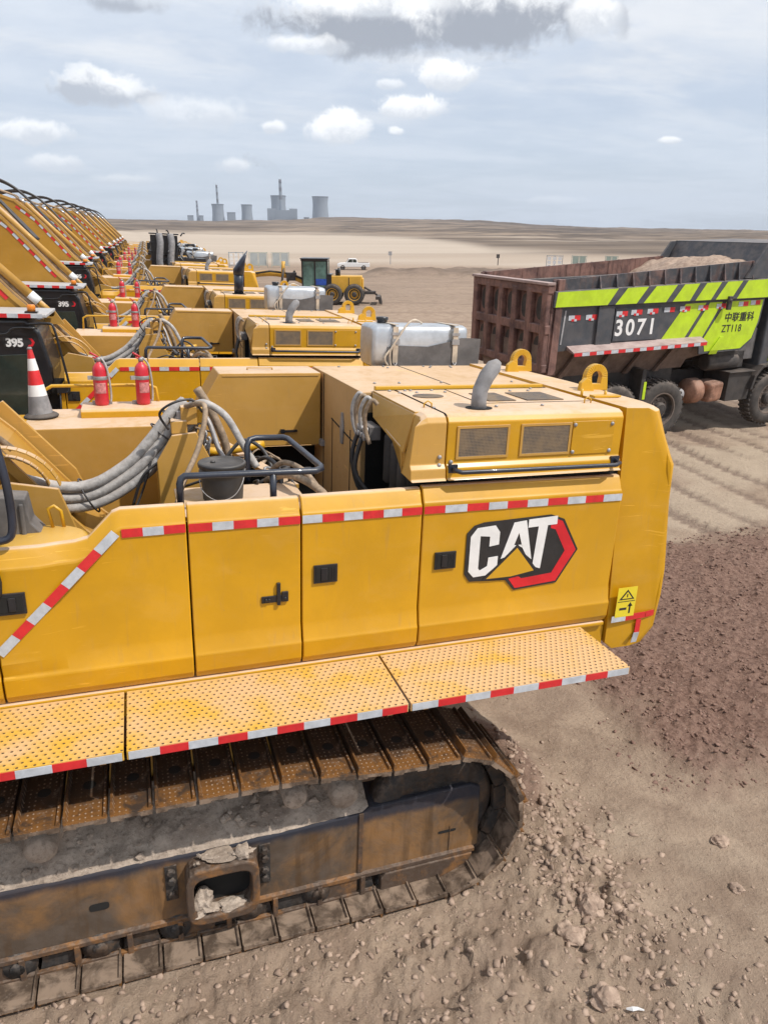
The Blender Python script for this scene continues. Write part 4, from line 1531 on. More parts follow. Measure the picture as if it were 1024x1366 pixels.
    li.prism([(7.06, 3.15), (7.06, 3.21), (7.09, 3.235), (7.48, 3.235), (7.48, 3.15)], 'x', -0.52, 0.36)
    obj('tank_lid', li, M_YB if False else M_Y, pl_, bevel=0.008)
    tr_ = MB()
    tr_.tube([(-0.86, 7.46, 3.17), (-0.85, 7.46, 3.36), (-0.78, 7.46, 3.40), (0.10, 7.46, 3.40), (0.17, 7.46, 3.37), (0.19, 7.46, 3.2)], 0.017, 8)
    obj('handrail', tr_, M_YB, pl_)
    # --- near deck, rail
    dn = MB()
    dn.box(0.20, 1.10, 4.56, 5.25, 2.93, 2.955)
    dn.box(1.05, 1.74, 4.62, 5.0, 2.86, 2.885)
    dn.box(0.24, 0.27, 5.2, 5.24, 1.95, 2.93)
    dn.prism([(1.05, 5.3), (1.16, 5.3), (0.80, 6.9), (0.70, 6.9)], 'z', 2.88, 2.92)
    obj('deck_plate', dn, M_YD, root, bevel=0.005)
    ra = MB()
    ra.tube([(0.215, 4.62, 2.95), (0.215, 4.62, 3.17), (0.225, 4.63, 3.20), (0.25, 4.64, 3.215), (1.12, 4.60, 3.215), (1.17, 4.63, 3.22), (1.18, 4.68, 3.225), (1.10, 5.42, 3.26), (1.07, 5.46, 3.265), (0.85, 5.48, 3.265), (0.80, 5.45, 3.26), (0.775, 5.42, 3.22), (0.76, 5.35, 2.95)], 0.024, 10)
    ra.tube([(0.83, 4.615, 2.95), (0.83, 4.615, 3.21)], 0.024, 10)
    obj('guard_rail', ra, M_BLU, root)
    # --- boom foot area
    bk = MB()
    bk.prism([(0.12, 2.0), (0.10, 3.1), (0.22, 3.30), (0.40, 3.32), (0.55, 3.0), (0.60, 2.0)], 'y', 5.50, 5.54)
    bk.prism([(0.12, 2.0), (0.10, 3.1), (0.22, 3.30), (0.40, 3.32), (0.55, 3.0), (0.60, 2.0)], 'y', 6.36, 6.40)
    bk.box(0.22, 0.34, 5.55, 6.1, 3.30, 3.40)
    bk.box(0.30, 0.42, 5.60, 5.72, 3.36, 3.50)
    obj('manifold_bracket', bk, M_YD, root, bevel=0.006)
    yp = MB()
    yp.tube([(0.36, 6.0, 3.30), (0.42, 6.1, 3.12), (0.55, 6.2, 3.0), (0.75, 6.25, 2.99), (1.05, 6.3, 3.02)], 0.038, 10, sub=4)
    yp.tube([(0.30, 5.9, 3.32), (0.36, 5.95, 3.15), (0.50, 6.0, 2.92), (0.75, 6.0, 2.88)], 0.028, 10, sub=4)
    obj('steel_pipe', yp, M_YB, root)
    return hood


def build_hoses(root):
    # bundle of thick grey hoses between boom and swivel
    hz = MB()
    path = [(-1.6, 5.72, 3.55), (-1.15, 5.72, 3.05), (-0.80, 5.72, 2.84), (-0.42, 5.72, 2.80), (-0.08, 5.74, 2.97), (0.12, 5.76, 3.16), (0.30, 5.78, 3.37), (0.40, 5.80, 3.44)]
    P = [Vector(p) for p in path]
    for k in range(9):
        row, colm = k // 3, k % 3
        off = []
        for i, p in enumerate(P):
            t = (P[min(i+1, len(P)-1)]-P[max(i-1, 0)]).normalized()
            n = Vector((-t.z, 0, t.x))
            sp = 0.080+0.008*math.sin(i*1.1)
            off.append(p+n*((colm-1)*sp+random.uniform(-0.005, 0.005))+Vector((0, (row-1)*0.062+random.uniform(-0.004, 0.004), 0))+n*(row-1)*(-0.016))
        hz.tube(off, 0.043, 12, mi=0, sub=6)
    # ties
    for i in (3.0, 5.4, 5.9):
        a = P[int(i)].lerp(P[min(int(i)+1, len(P)-1)], i-int(i))
        t = (P[min(int(i)+1, len(P)-1)]-P[int(i)]).normalized()
        ring = []
        n = Vector((-t.z, 0, t.x))
        for k in range(21):
            an = 6.2832*k/20
            ring.append(a+n*0.150*math.cos(an)+Vector((0, 1, 0))*0.125*math.sin(an))
        hz.tube(ring, 0.007, 6, mi=1)
    obj('hose_bundle', hz, [M_HOSE, M_HOSB], root)
    cl = MB()
    for k in range(5):
        q = Vector((0.33+0.028*k, 5.70, 3.46-0.01*k))
        cl.lathe([(0.030, -0.03), (0.034, 0.0), (0.030, 0.04), (0.02, 0.045)], (0.34+0.03*(k % 3), 5.66+0.08*(k // 2), 3.45+0.02*(k % 2)), 'z', 10)
    cl.box(0.27, 0.33, 5.64, 5.95, 3.34, 3.46)
    cl.box(0.40, 0.50, 5.66, 5.78, 3.36, 3.47, 1)
    obj('hose_clamp', cl, [M_STEEL, M_YB], root, bevel=0.006)
    # the tangle behind the rail
    sets = [
        ([(0.42, 5.70, 3.50), (0.50, 5.62, 3.52), (0.64, 5.58, 3.42), (0.76, 5.55, 3.20), (0.86, 5.50, 3.02)], 0.030, 0),
        ([(0.34, 5.62, 3.50), (0.46, 5.35, 3.55), (0.40, 5.20, 3.30), (0.26, 5.05, 3.05), (0.20, 4.95, 2.90)], 0.020, 1),
        ([(0.46, 6.0, 3.58), (0.56, 6.0, 3.40), (0.66, 6.0, 3.15), (0.70, 6.0, 2.95)], 0.036, 1),
        ([(0.40, 5.9, 3.50), (0.52, 5.8, 3.35), (0.60, 5.7, 3.10), (0.70, 5.6, 2.98)], 0.022, 3),
        ([(0.95, 5.5, 2.96), (1.03, 5.3, 3.10), (1.14, 5.1, 3.09), (1.22, 4.9, 2.98), (1.16, 4.75, 2.92)], 0.022, 1),
        ([(0.92, 5.4, 2.93), (1.0, 5.1, 3.06), (1.10, 4.85, 3.08), (1.20, 4.66, 3.02), (1.22, 4.58, 2.9)], 0.030, 1),
        ([(0.85, 5.8, 2.95), (0.95, 5.6, 3.07), (1.02, 5.4, 3.02), (1.0, 5.2, 2.93)], 0.018, 2),
        ([(0.62, 5.9, 2.95), (0.8, 5.9, 3.15), (0.95, 5.8, 3.10), (1.02, 5.7, 2.95)], 0.016, 2),
        ([(-0.1, 5.65, 2.72), (0.0, 5.6, 2.98), (0.18, 5.6, 3.10), (0.42, 5.6, 3.16)], 0.012, 2),
        ([(-0.14, 5.60, 2.62), (-0.06, 5.62, 2.75), (0.02, 5.64, 2.95), (0.06, 5.66, 3.08)], 0.009, 2),
        ([(0.20, 5.55, 3.34), (0.14, 5.50, 3.47), (0.24, 5.45, 3.56), (0.38, 5.5, 3.57), (0.46, 5.6, 3.46)], 0.010, 2),
    ]
    tg = MB()
    for p, r, m in sets:
        tg.tube(p, r, 8, mi=m, sub=6)
    random.seed(5)
    for k in range(18):
        a = Vector((random.uniform(0.25, 1.2), random.uniform(5.3, 6.3), 2.9))
        b = a+Vector((random.uniform(-0.25, 0.25), random.uniform(-0.2, 0.2), random.uniform(0.02, 0.12)))
        c = b+Vector((random.uniform(-0.2, 0.2), random.uniform(-0.2, 0.2), random.uniform(-0.12, 0.0)))
        tg.tube([a, b, c], random.choice([0.008, 0.012, 0.018]), 6, mi=random.choice([1, 2, 2, 3]), sub=4)
    for k in range(26):
        a = Vector((random.uniform(0.30, 0.52), random.uniform(5.6, 6.1), random.uniform(3.10, 3.46)))
        b = a+Vector((random.uniform(-0.05, 0.10), random.uniform(-0.1, 0.1), random.uniform(-0.2, -0.05)))
        tg.tube([a, a.lerp(b, 0.5)+Vector((0.03, 0, 0.03)), b], random.choice([0.006, 0.01, 0.014]), 6, mi=random.choice([1, 2, 3, 3]), sub=3)
    obj('loose_hoses', tg, [M_HOSE, M_HOSD, M_HOSB, M_STEEL], root)


def build_boom(root):
    # box section boom rising to the front
    top = [(-0.15, 2.25), (-0.47, 2.56), (-0.98, 3.20), (-1.66, 3.86), (-2.68, 5.02), (-3.15, 5.38), (-3.70, 5.55), (-4.6, 5.50), (-6.5, 4.95), (-8.2, 4.2)]
    bot = [(-8.2, 3.75), (-6.5, 4.15), (-4.9, 4.30), (-3.9, 4.05), (-3.0, 3.25), (-2.0, 2.35), (-1.2, 1.95), (-0.5, 1.85)]
    b = MB()
    b.prism(top+bot, 'y', 5.575, 6.335)
    bo = obj('boom', b, M_YF, root, bevel=0.02)
    # raised edge plates along the top
    e = MB()
    for y0 in (5.555, 6.315):
        for i in range(len(top)-1):
            (x0, z0), (x1, z1) = top[i], top[i+1]
            d = Vector((x1-x0, z1-z0)).normalized()
            n = Vector((d.y, -d.x))
            if n.y < 0:
                n = -n
            q = [(x0-n.x*0.05, z0-n.y*0.05), (x1-n.x*0.05, z1-n.y*0.05), (x1+n.x*0.018, z1+n.y*0.018), (x0+n.x*0.018, z0+n.y*0.018)]
            e.prism(q, 'y', y0, y0+0.04)
    obj('boom_edge', e, M_YD, bo)
    t = MB()
    P = [(-1.75, 3.80), (-2.66, 4.83), (-3.15, 5.20)]
    for i, n in ((0, 9), (1, 4)):
        a, c = P[i], P[i+1]
        tape(t, (a[0], 5.570, a[1]-0.02), (c[0], 5.570, c[1]-0.02), n, 0.062, (0, -1, 0), start=i % 2)
    obj('reflective_tape', t, TAPE_M, bo)
    # pipes along the top of the boom
    pp = MB()
    for k, (yo, zo) in enumerate(((5.64, 0.05), (5.72, 0.06), (5.80, 0.05), (6.10, 0.05), (6.18, 0.06))):
        pts = [(-0.9-0.1*k, yo, 3.16+zo+0.09*k), (-1.66, yo, 3.92+zo), (-2.68, yo, 5.08+zo), (-3.15, yo, 5.46+zo), (-3.7, yo, 5.63+zo), (-5.2, yo, 5.50+zo)]
        pp.tube(pts, 0.026, 8, mi=k % 2)
    obj('boom_pipe', pp, [M_HOSD, M_YD], bo)
    # stick cylinder lying above the boom: barrel, white cap, rod
    cy = MB()
    a, c = Vector((-1.40, 5.62, 3.86)), Vector((-2.85, 5.62, 5.30))
    cy.tube([a, c], 0.062, 16, 0)
    cylo = obj('cylinder', cy, M_YD, root)
    cp = MB()
    d = (a-c).normalized()
    cp.tube([a-d*0.02, a+d*0.14], 0.070, 16, 0)
    obj('cylinder_cap', cp, M_WHT, cylo)
    rd = MB()
    rd.tube([c+d*0.05, c-d*0.22], 0.045, 14, 0)
    obj('cylinder_rod', rd, M_CHROME, cylo)
    ey = MB()
    ey.tube([a+d*0.14, a+d*0.34], 0.045, 12, 0)
    ey.lathe([(0.055, 5.56), (0.055, 5.68)], (a.x+d.x*0.36, 0, a.z+d.z*0.36), 'y', 16)
    ey.prism([(a.x-0.1+d.x*.3, a.z-0.42), (a.x+0.22+d.x*.3, a.z-0.42), (a.x+0.06+d.x*.36, a.z+d.z*.36+0.03), (a.x-0.06+d.x*.36, a.z+d.z*.36+0.03)], 'y', 5.56, 5.60)
    obj('cylinder_eye', ey, M_YD, cylo)
    # black hoses arching over the bend
    hs = MB()
    for k, (yo, h) in enumerate(((5.66, 0.26), (5.76, 0.22), (5.90, 0.26), (6.02, 0.20))):
        hs.tube([(-2.05, yo, 4.60), (-2.45, yo, 5.05), (-2.78, yo, 5.30+h*0.5), (-3.2, yo, 5.58+h*0.8), (-3.7, yo, 5.72+h), (-4.3, yo, 5.66+h), (-4.9, yo, 5.45+h)], 0.027, 8, sub=5)
    obj('boom_hose', hs, M_HOSB, bo)
    # boom foot side plates and guard arcs
    fp = MB()
    fp.prism([(-1.25, 2.0), (-1.25, 2.75), (-0.95, 3.02), (-0.60, 2.95), (-0.45, 2.45), (-0.40, 2.0)], 'y', 5.42, 5.46)
    fp.prism([(-1.25, 2.0), (-1.35, 3.25), (-1.05, 3.44), (-0.55, 2.84), (-0.35, 2.3), (-0.40, 2.0)], 'y', 6.40, 6.44)
    for r, yo in ((0.40, 5.50), (0.31, 5.60)):
        n = 14
        for k in range(n):
            a0, a1 = R_(15+130*k/n), R_(15+130*(k+1)/n)
            q = [(-0.98+r*math.cos(t_), 2.86+r*math.sin(t_)) for t_ in (a0, a1)]+[(-0.98+(r+0.012)*math.cos(t_), 2.86+(r+0.012)*math.sin(t_)) for t_ in (a1, a0)]
            fp.prism(q, 'y', yo-0.06, yo+0.02)
    obj('boom_bracket', fp, M_YD, root, bevel=0.006)
    bc = MB()
    bc.tube([(-1.9, 5.2, 1.9), (-4.2, 5.2, 4.1)], 0.14, 16)
    bc.tube([(-1.9, 6.7, 1.9), (-4.2, 6.7, 4.1)], 0.14, 16)
    obj('cylinder', bc, M_YD, root)
    st = MB()
    st.prism([(-8.6, 4.6), (-8.1, 4.7), (-7.7, 4.0), (-8.5, 0.9), (-8.9, 0.9)], 'y', 5.65, 6.25)
    sk = obj('stick', st, M_YD, root, bevel=0.02)
    bu = MB()
    bu.loft([[(-8.6+q[0], y, 0.75+q[1]) for q in ((0.15, 0.35), (-0.5, 0.55), (-1.35, 0.1), (-1.45, -0.45), (-1.0, -0.7), (-0.3, -0.55), (0.2, -0.1))] for y in (4.95, 6.95)])
    obj('bucket', bu, M_RUST, sk, bevel=0.03)


def build_cab(root):
    X0, X1 = -3.05, -1.12
    prof = [(X0+0.15, 1.95), (X0, 2.3), (X0+0.05, 3.1), (X0+0.35, 3.60), (X1-0.22, 3.62), (X1-0.06, 3.45), (X1+0.05, 2.95), (X1+0.05, 2.75), (X1-0.12, 2.35), (X1-0.30, 1.95)]
    c = MB()
    c.prism(prof, 'y', 4.44, 5.48)
    cab = obj('cab', c, M_BLK, root, bevel=0.05, segs=3)
    g = MB()
    g.prism([(-1.80, 2.15), (-1.80, 3.12), (-1.30, 3.14), (-1.26, 2.9), (-1.27, 2.5), (-1.38, 2.15)], 'y', 4.424, 4.436)
    g.prism([(-2.85, 2.1), (-2.90, 3.1), (-2.62, 3.42), (-1.90, 3.44), (-1.90, 2.1)], 'y', 4.424, 4.436)
    obj('side_window', g, M_GLASS, cab, bevel=0.01)
    g2 = MB()
    g2.hexa([(X1+0.045, 4.62, 2.88), (X1+0.055, 4.62, 2.88), (X1+0.055, 5.3, 2.88), (X1+0.045, 5.3, 2.88), (X1-0.06, 4.62, 3.38), (X1-0.045, 4.62, 3.38), (X1-0.045, 5.3, 3.38), (X1-0.06, 5.3, 3.38)])
    obj('rear_window', g2, M_GLASS, cab)
    r = MB()
    r.box(X0+0.25, X1+0.05, 4.40, 5.50, 3.64, 3.685)
    rf = obj('roof_plate', r, M_LGR, cab, bevel=0.01)
    t = MB()
    tape(t, (X0+0.3, 4.394, 3.637), (X1+0.0, 4.394, 3.637), 11, 0.055, (0, -1, 0), start=1)
    obj('reflective_tape', t, TAPE_M, rf)
    be = MB()
    be.box(-1.36, -1.20, 4.55, 4.70, 3.69, 3.71, 1)
    be.lathe([(0.055, 3.71), (0.058, 3.78), (0.045, 3.80)], (-1.28, 4.62, 0), 'z', 14)
    obj('beacon', be, [M_AMB, M_BLK], cab)
    fr = MB()
    fr.tube([(-1.35, 4.41, 3.55), (-1.05, 4.36, 3.57), (-0.98, 4.34, 3.50), (-0.93, 4.34, 3.20), (-0.86, 4.34, 2.70), (-0.90, 4.34, 2.60)], 0.018, 8, sub=3)
    fr.tube([(-0.99, 4.36, 2.72), (-1.02, 4.36, 1.9)], 0.012, 8)
    fr.tube([(-1.9, 4.38, 3.40), (-1.6, 4.38, 3.42), (-1.5, 4.38, 3.5), (-1.2, 4.38, 3.5)], 0.014, 8, sub=3)
    fr.box(-1.03, -0.88, 4.33, 4.39, 2.60, 2.68)
    obj('mirror_rail', fr, M_BLK, cab)
    la = MB()
    la.lathe([(0.03, 0.10), (0.075, 0.06), (0.085, -0.01), (0.08, -0.02)], (-1.02, 4.46, 2.62), 'x', 16, 0)
    la.lathe([(0.01, 0.10), (0.07, 0.075)], (-1.01, 4.46, 2.62), 'x', 16, 1)
    obj('work_lamp', la, [M_BLK, M_CHROME], cab)
    # number decal
    text_mesh('number_decal', '395', 0.155, M_WHT, cab, (-1.63, 4.4335, 3.245), (1, 0, 0), (0, 0, 1), bold=0.007, space=0.95, extr=0.001)
    k = MB()
    k.prism([(x_+0.105, z_+0.01) for x_, z_ in [(-1.76, 3.225), (-1.775, 3.29), (-1.76, 3.355), (-1.40, 3.36), (-1.36, 3.29), (-1.40, 3.225)]], 'y', 4.4365, 4.4385, 0)
    k.prism([(x_+0.105, z_+0.01) for x_, z_ in [(-1.44, 3.345), (-1.395, 3.345), (-1.365, 3.29), (-1.395, 3.235), (-1.46, 3.235), (-1.445, 3.255), (-1.415, 3.258), (-1.40, 3.29), (-1.415, 3.325)]], 'y', 4.434, 4.4365, 1)
    obj('decal_plate', k, [M_LBLK, M_LRED], cab)


def build_exhaust(root, kind):
    e = MB()
    if kind == 'elbow':
        pts = [(2.40, 4.72, 3.55), (2.395, 4.72, 3.66), (2.405, 4.725, 3.74), (2.45, 4.735, 3.83), (2.515, 4.75, 3.905), (2.55, 4.755, 3.94)]
        e.tube(pts, [0.058, 0.058, 0.058, 0.060, 0.058, 0.028], 20, 0, True)
        e.prism([(2.40+0.105*math.cos(a), 4.72+0.085*math.sin(a)) for a in [k*0.3927 for k in range(16)]], 'z', 3.603, 3.606, 1)
    else:
        e.tube([(2.42, 4.75, 3.58), (2.42, 4.75, 4.12)], 0.115, 22, 0, True)
        e.loft([[(2.42+0.13*math.cos(a), 4.75+0.13*math.sin(a), 4.05) for a in [k*6.2832/22 for k in range(22)]],
                [(2.44+0.15*math.cos(a), 4.75+0.13*math.sin(a), 4.28+0.11*math.cos(a)) for a in [k*6.2832/22 for k in range(22)]],
                [(2.50+0.14*math.cos(a), 4.75+0.12*math.sin(a), 4.44+0.17*math.cos(a)) for a in [k*6.2832/22 for k in range(22)]]], 0, True)
        e.box(2.27, 2.57, 4.6, 4.9, 3.603, 3.612, 1)
    o = obj('exhaust_pipe', e, [M_EXH if kind == 'elbow' else M_BLU, M_DARK], root)
    if kind != 'elbow':
        o['label'] = 'tall black exhaust stack with slanted mouth'
    return o


def build_aux_tank(root):
    t = MB()
    X0, X1 = 2.50, 3.66
    def ring(x, s):
        o = []
        for k in range(28):
            a = 6.28318*k/28
            o.append((x, 7.86+0.27*s*math.copysign(abs(math.cos(a))**0.30, math.cos(a)), 3.775+0.235*s*math.copysign(abs(math.sin(a))**0.30, math.sin(a))))
        return o
    t.loft([ring(X0, 0.80), ring(X0+0.015, 0.93), ring(X0+0.05, 1.0), ring(X1-0.05, 1.0), ring(X1-0.015, 0.93), ring(X1, 0.80)], 0, True)
    tk = obj('auxiliary_tank', t, M_ALU, root)
    p = MB()
    p.prism([(2.66, 3.52), (2.66, 3.765), (2.80, 3.785), (3.15, 3.775), (3.45, 3.84), (3.56, 3.875), (3.66, 3.875), (3.80, 3.865), (3.79, 3.55)], 'y', 7.565, 7.58)
    p.box(2.6, 3.8, 7.52, 8.15, 3.515, 3.535)
    obj('cover_plate', p, M_GPLATE, tk)
    s_ = MB()
    for x in (2.75, 3.48):
        s_.box(x-0.03, x+0.03, 7.552, 7.562, 3.60, 3.99)
        s_.box(x-0.03, x+0.03, 7.552, 8.13, 4.012, 4.018)
        s_.box(x-0.045, x+0.045, 7.545, 7.556, 3.80, 3.86, 1)
        s_.box(x-0.045, x+0.045, 7.545, 7.556, 3.90, 3.93, 1)
        s_.tube([(x-0.02, 7.55, 3.60), (x, 7.545, 3.56), (x+0.02, 7.55, 3.60)], 0.008, 6, mi=1)
    s_.tube([(2.70, 7.54, 3.55), (2.68, 7.53, 3.72), (2.78, 7.55, 3.88), (2.90, 7.6, 4.02), (3.02, 7.7, 4.06), (3.15, 7.8, 4.02)], 0.012, 6, mi=0, sub=5)
    s_.tube([(2.66, 7.54, 3.57), (2.62, 7.53, 3.66), (2.74, 7.55, 3.80)], 0.012, 6, mi=0, sub=5)
    obj('strap', s_, [M_STRAP, M_STEEL], tk)
    c = MB()
    c.lathe([(0.06, 4.0), (0.06, 4.04), (0.07, 4.045), (0.07, 4.075), (0.05, 4.08)], (2.70, 7.9, 0), 'z', 16)
    obj('filler_cap', c, M_BLK, tk)


def build_cab_extras(root):
    """things in front of the deck that only the nearest machine shows"""
    g = MB()
    g.prism([(-1.0, 2.70), (-1.0, 3.06), (-0.76, 3.03), (-0.74, 2.86), (-0.62, 2.70)], 'y', 4.95, 5.15)
    g.box(-0.80, -0.77, 4.93, 4.95, 2.7, 3.0)
    obj('grey_guard', g, M_GPLATE, root, bevel=0.01)
    l = MB()
    l.lathe([(0.02, 2.79), (0.24, 2.785), (0.27, 2.77), (0.28, 2.74), (0.28, 2.70)], (-0.66, 4.86, 0), 'z', 36)
    l.tube([(-0.62, 5.05, 2.78), (-0.64, 5.05, 2.92), (-0.60, 5.05, 2.94), (-0.56, 5.05, 2.90), (-0.55, 5.05, 2.78)], 0.012, 8)
    obj('service_lid', l, M_YB, root)
    r = MB()
    r.tube([(-0.80, 4.42, 3.58), (-0.76, 4.40, 3.30), (-0.755, 4.40, 3.06), (-0.78, 4.40, 2.96), (-0.86, 4.40, 2.94)], 0.024, 10, sub=4)
    obj('hand_rail', r, M_BLU, root)


G_EX = 'excavators parked in the long row'
LAB = [
    'nearest yellow tracked excavator, its side doors, emblem, perforated walkway and rusty track filling the foreground',
    'second excavator in the row, just behind the nearest one, with an amber beacon',
    'third excavator in the row, the one with a tall black exhaust stack on its hood',
    'fourth excavator in the row, directly behind the one with the tall black stack',
    'fifth excavator in the row, two thick grey ducts standing upright in its black engine bay',
    'sixth excavator in the row, directly behind the one with the upright grey ducts',
    'seventh excavator in the row, counted from the nearest one',
    'eighth excavator in the row, fourth from its far end',
    'ninth excavator in the row, third from its far end',
    'tenth excavator in the row, last but one',
    'eleventh and farthest excavator in the row, smallest in the picture',
]
PL = [0, .213, .47, 1.0, 1.25, 1.6, 2.0, 2.35, 2.7, 3.05, 3.4]
XO = [0, -.03, .10, .0, -.02, .15, .40, .55, .70, .85, 1.0]

ex = thing('excavator', LAB[0], 'excavator', group=G_EX)
build_upper(ex)
build_hoses(ex)
build_boom(ex)
build_cab(ex)
build_track_frame(ex)
# simple tracks for the machines behind; the nearest gets every shoe
split_named(ex, {'roof_hook', 'slot', 'bolt_plate', 'filter', 'roof_vent', 'carrier_roller', 'side_window', 'hand_rail', 'deck_plate', 'steel_pipe', 'manifold_bracket', 'boom_edge', 'boom_hose', 'boom_bracket', 'door_seam', 'latch'})
proto_children = list(ex.children)
roots = [ex]
ex.matrix_world = Matrix.Translation(e2w(PIV)) @ RW.to_4x4()
for k in range(1, 11):
    c = ex.copy()
    COL.objects.link(c)
    for ch in proto_children:
        copy_tree(ch, c)
    c['label'] = LAB[k]
    tilt = 0.033 if k == 1 else 0.050
    rz = -0.024 if k == 1 else random.uniform(-0.022, 0.022)
    Mr = RW @ Matrix.Rotation(tilt, 3, 'X') @ Matrix.Rotation(rz, 3, 'Z')
    c.matrix_world = Matrix.Translation(e2w(PIV+Vector((XO[k], 6.8*k, PL[k])))) @ Mr.to_4x4()
    roots.append(c)
build_lower(ex)
build_cab_extras(ex)
split_named(ex, {'service_lid', 'grey_guard'})
first_loop = [o for o in ex.children if o.name.startswith('track') and o.type == 'MESH' and not o.name.startswith('track_frame')][0]
for k in range(1, 11):
    for dy in (0, -3.76):
        o = first_loop.copy()
        COL.objects.link(o)
        o.parent = roots[k]
        o.location = (0, dy, 0)
e1 = build_exhaust(ex, 'elbow')
for k in range(1, 11):
    if k == 2:
        build_exhaust(roots[k], 'stack')
    elif k != 4:
        copy_tree(e1, roots[k])
for k in range(11):
    for o in [q for q in roots[k].children if q.name.split('.')[0] == 'bolt']:
        if k < 2:
            split_parts(o, 0.0)
        else:
            bpy.data.objects.remove(o)
build_aux_tank(ex)
tank = [o for o in ex.children if o.name.startswith('auxiliary_tank')][0]
split_named(tank, {'strap'})
for k in (1, 4, 5, 6):
    copy_tree(tank, roots[k])
# upright ducts on the fifth machine
dk = MB()
for i_ in range(1):
    pass
dk.box(0.95, 2.05, 6.1, 6.9, 3.2, 4.62)
for z in (3.6, 3.95, 4.3, 4.65):
    dk.box(0.90, 2.10, 6.05, 6.95, z, z+0.05)
for i in range(34):
    a = Vector((random.uniform(0.9, 2.6), random.uniform(5.9, 7.0), random.uniform(3.5, 4.8 if i % 2 else 4.2)))
    b = a+Vector((random.uniform(-0.3, 0.4), random.uniform(-0.2, 0.2), random.uniform(-0.5, 0.2)))
    dk.tube([a, a.lerp(b, 0.5)+Vector((0, 0, 0.06)), b], 0.03, 6, sub=3)
dk.box(2.0, 3.2, 6.2, 7.2, 3.45, 3.75)
eb = obj('engine_block', dk, M_BLK, roots[4])
for x in (1.30, 1.76):
    du = MB()
    du.tube([(x, 6.0, 3.25), (x-0.02, 5.98, 3.7), (x+0.04, 6.0, 4.3), (x, 6.1, 4.66)], 0.14, 16, sub=4)
    obj('duct', du, M_EXH, roots[4])
# dark engine tops on two machines beyond
for k in (5, 6):
    d2 = MB()
    for i in range(22):
        a = Vector((random.uniform(0.6, 3.2), random.uniform(5.9, 7.0), 3.58))
        d2.box(a.x, a.x+random.uniform(0.15, 0.5), a.y, a.y+0.3, 3.59, 3.62+random.uniform(0.05, 0.4))
    obj('engine_block', d2, M_BLK, roots[k])

ORG[0] = Vector((0, 0, 0))


# ------------------------------------------------------------------ things standing on the machines
def on_machine(k, p):
    return roots[k].matrix_world @ (Vector(p)-PIV)


def rot_of(k):
    return roots[k].matrix_world.to_3x3().normalized()


def make_extinguisher(label, group, k, p, rz=0.0):
    t = thing('fire_extinguisher', label, 'fire extinguisher', group=group)
    t.matrix_world = Matrix.Translation(on_machine(k, p)) @ (rot_of(k) @ Matrix.Rotation(rz, 3, 'Z')).to_4x4()
    return t


GX = 'fire extinguishers on the excavators'
t0 = make_extinguisher('left red fire extinguisher with a white hose, standing by the cone on the nearest machine', GX, 0, (-0.335, 7.30, 3.235), 0.0)
b = MB()
b.lathe([(0.055, 0.0), (0.062, 0.01), (0.065, 0.03), (0.065, 0.33), (0.058, 0.365), (0.035, 0.395), (0.022, 0.405), (0.022, 0.42)], (0, 0, 0), 'z', 24)
obj('body', b, M_REDP, t0)
v = MB()
v.lathe([(0.024, 0.415), (0.024, 0.445), (0.012, 0.455)], (0, 0, 0), 'z', 12, 0)
v.tube([(0.0, 0, 0.45), (-0.03, 0, 0.475), (-0.075, 0, 0.50)], 0.010, 8, 1)
v.tube([(0.0, 0, 0.44), (-0.05, 0, 0.455)], 0.008, 8, 1)
v.tube([(0.0, 0, 0.45), (0.02, 0, 0.45), (0.035, -0.01, 0.43)], 0.009, 8, 0)
obj('valve', v, [M_STEEL, M_REDP], t0)
hmb = MB()
hmb.tube([(0.03, -0.01, 0.44), (0.062, -0.03, 0.38), (0.082, -0.03, 0.25), (0.088, -0.02, 0.10), (0.080, -0.02, 0.03)], 0.010, 8, sub=5)
hose0 = obj('hose', hmb, M_HOSE, t0)
br = MB()
br.lathe([(0.067, 0.245), (0.069, 0.25), (0.069, 0.275), (0.067, 0.28)], (0, 0, 0), 'z', 24, caps=False)
br.box(-0.11, -0.06, -0.015, 0.015, 0.245, 0.28)
obj('clamp', br, M_STEEL, t0)
br = MB()
br.box(-0.09, 0.09, 0.03, 0.06, 0.0, 0.035)
obj('foot_bracket', br, M_STEEL, t0)
br = MB()
for k_ in range(6):
    a0, a1 = R_(-135+k_*15), R_(-120+k_*15)
    q_ = []
    for r_ in (0.0655, 0.0665):
        q_ += [(r_*math.cos(a0), r_*math.sin(a0), 0.12), (r_*math.cos(a1), r_*math.sin(a1), 0.12), (r_*math.cos(a1), r_*math.sin(a1), 0.22), (r_*math.cos(a0), r_*math.sin(a0), 0.22)]
    br.hexa(q_)
obj('paper_label', br, plain('faded_label', (0.52, 0.20, 0.20), 0.6, var=0.4, scale=30), t0)



def more_ext(label, k, p, rz=0.0):
    c = copy_tree(t0)
    c['label'] = label
    c.matrix_world = Matrix.Translation(on_machine(k, p)) @ (rot_of(k) @ Matrix.Rotation(rz, 3, 'Z')).to_4x4()
    return c


more_ext('right red fire extinguisher with a dark hose, second beside the cone on the nearest machine', 0, (0.045, 7.30, 3.235), 0.35)
ordn = {1: 'second', 2: 'third', 3: 'fourth', 4: 'fifth', 5: 'sixth', 6: 'seventh'}
for k in range(1, 7):
    more_ext('left red fire extinguisher on the tank of the %s excavator in the row' % ordn[k], k, (-0.335, 7.30, 3.235), 0.1*k)
    more_ext('right red fire extinguisher on the tank of the %s excavator in the row' % ordn[k], k, (0.045, 7.30, 3.235), -0.15*k)

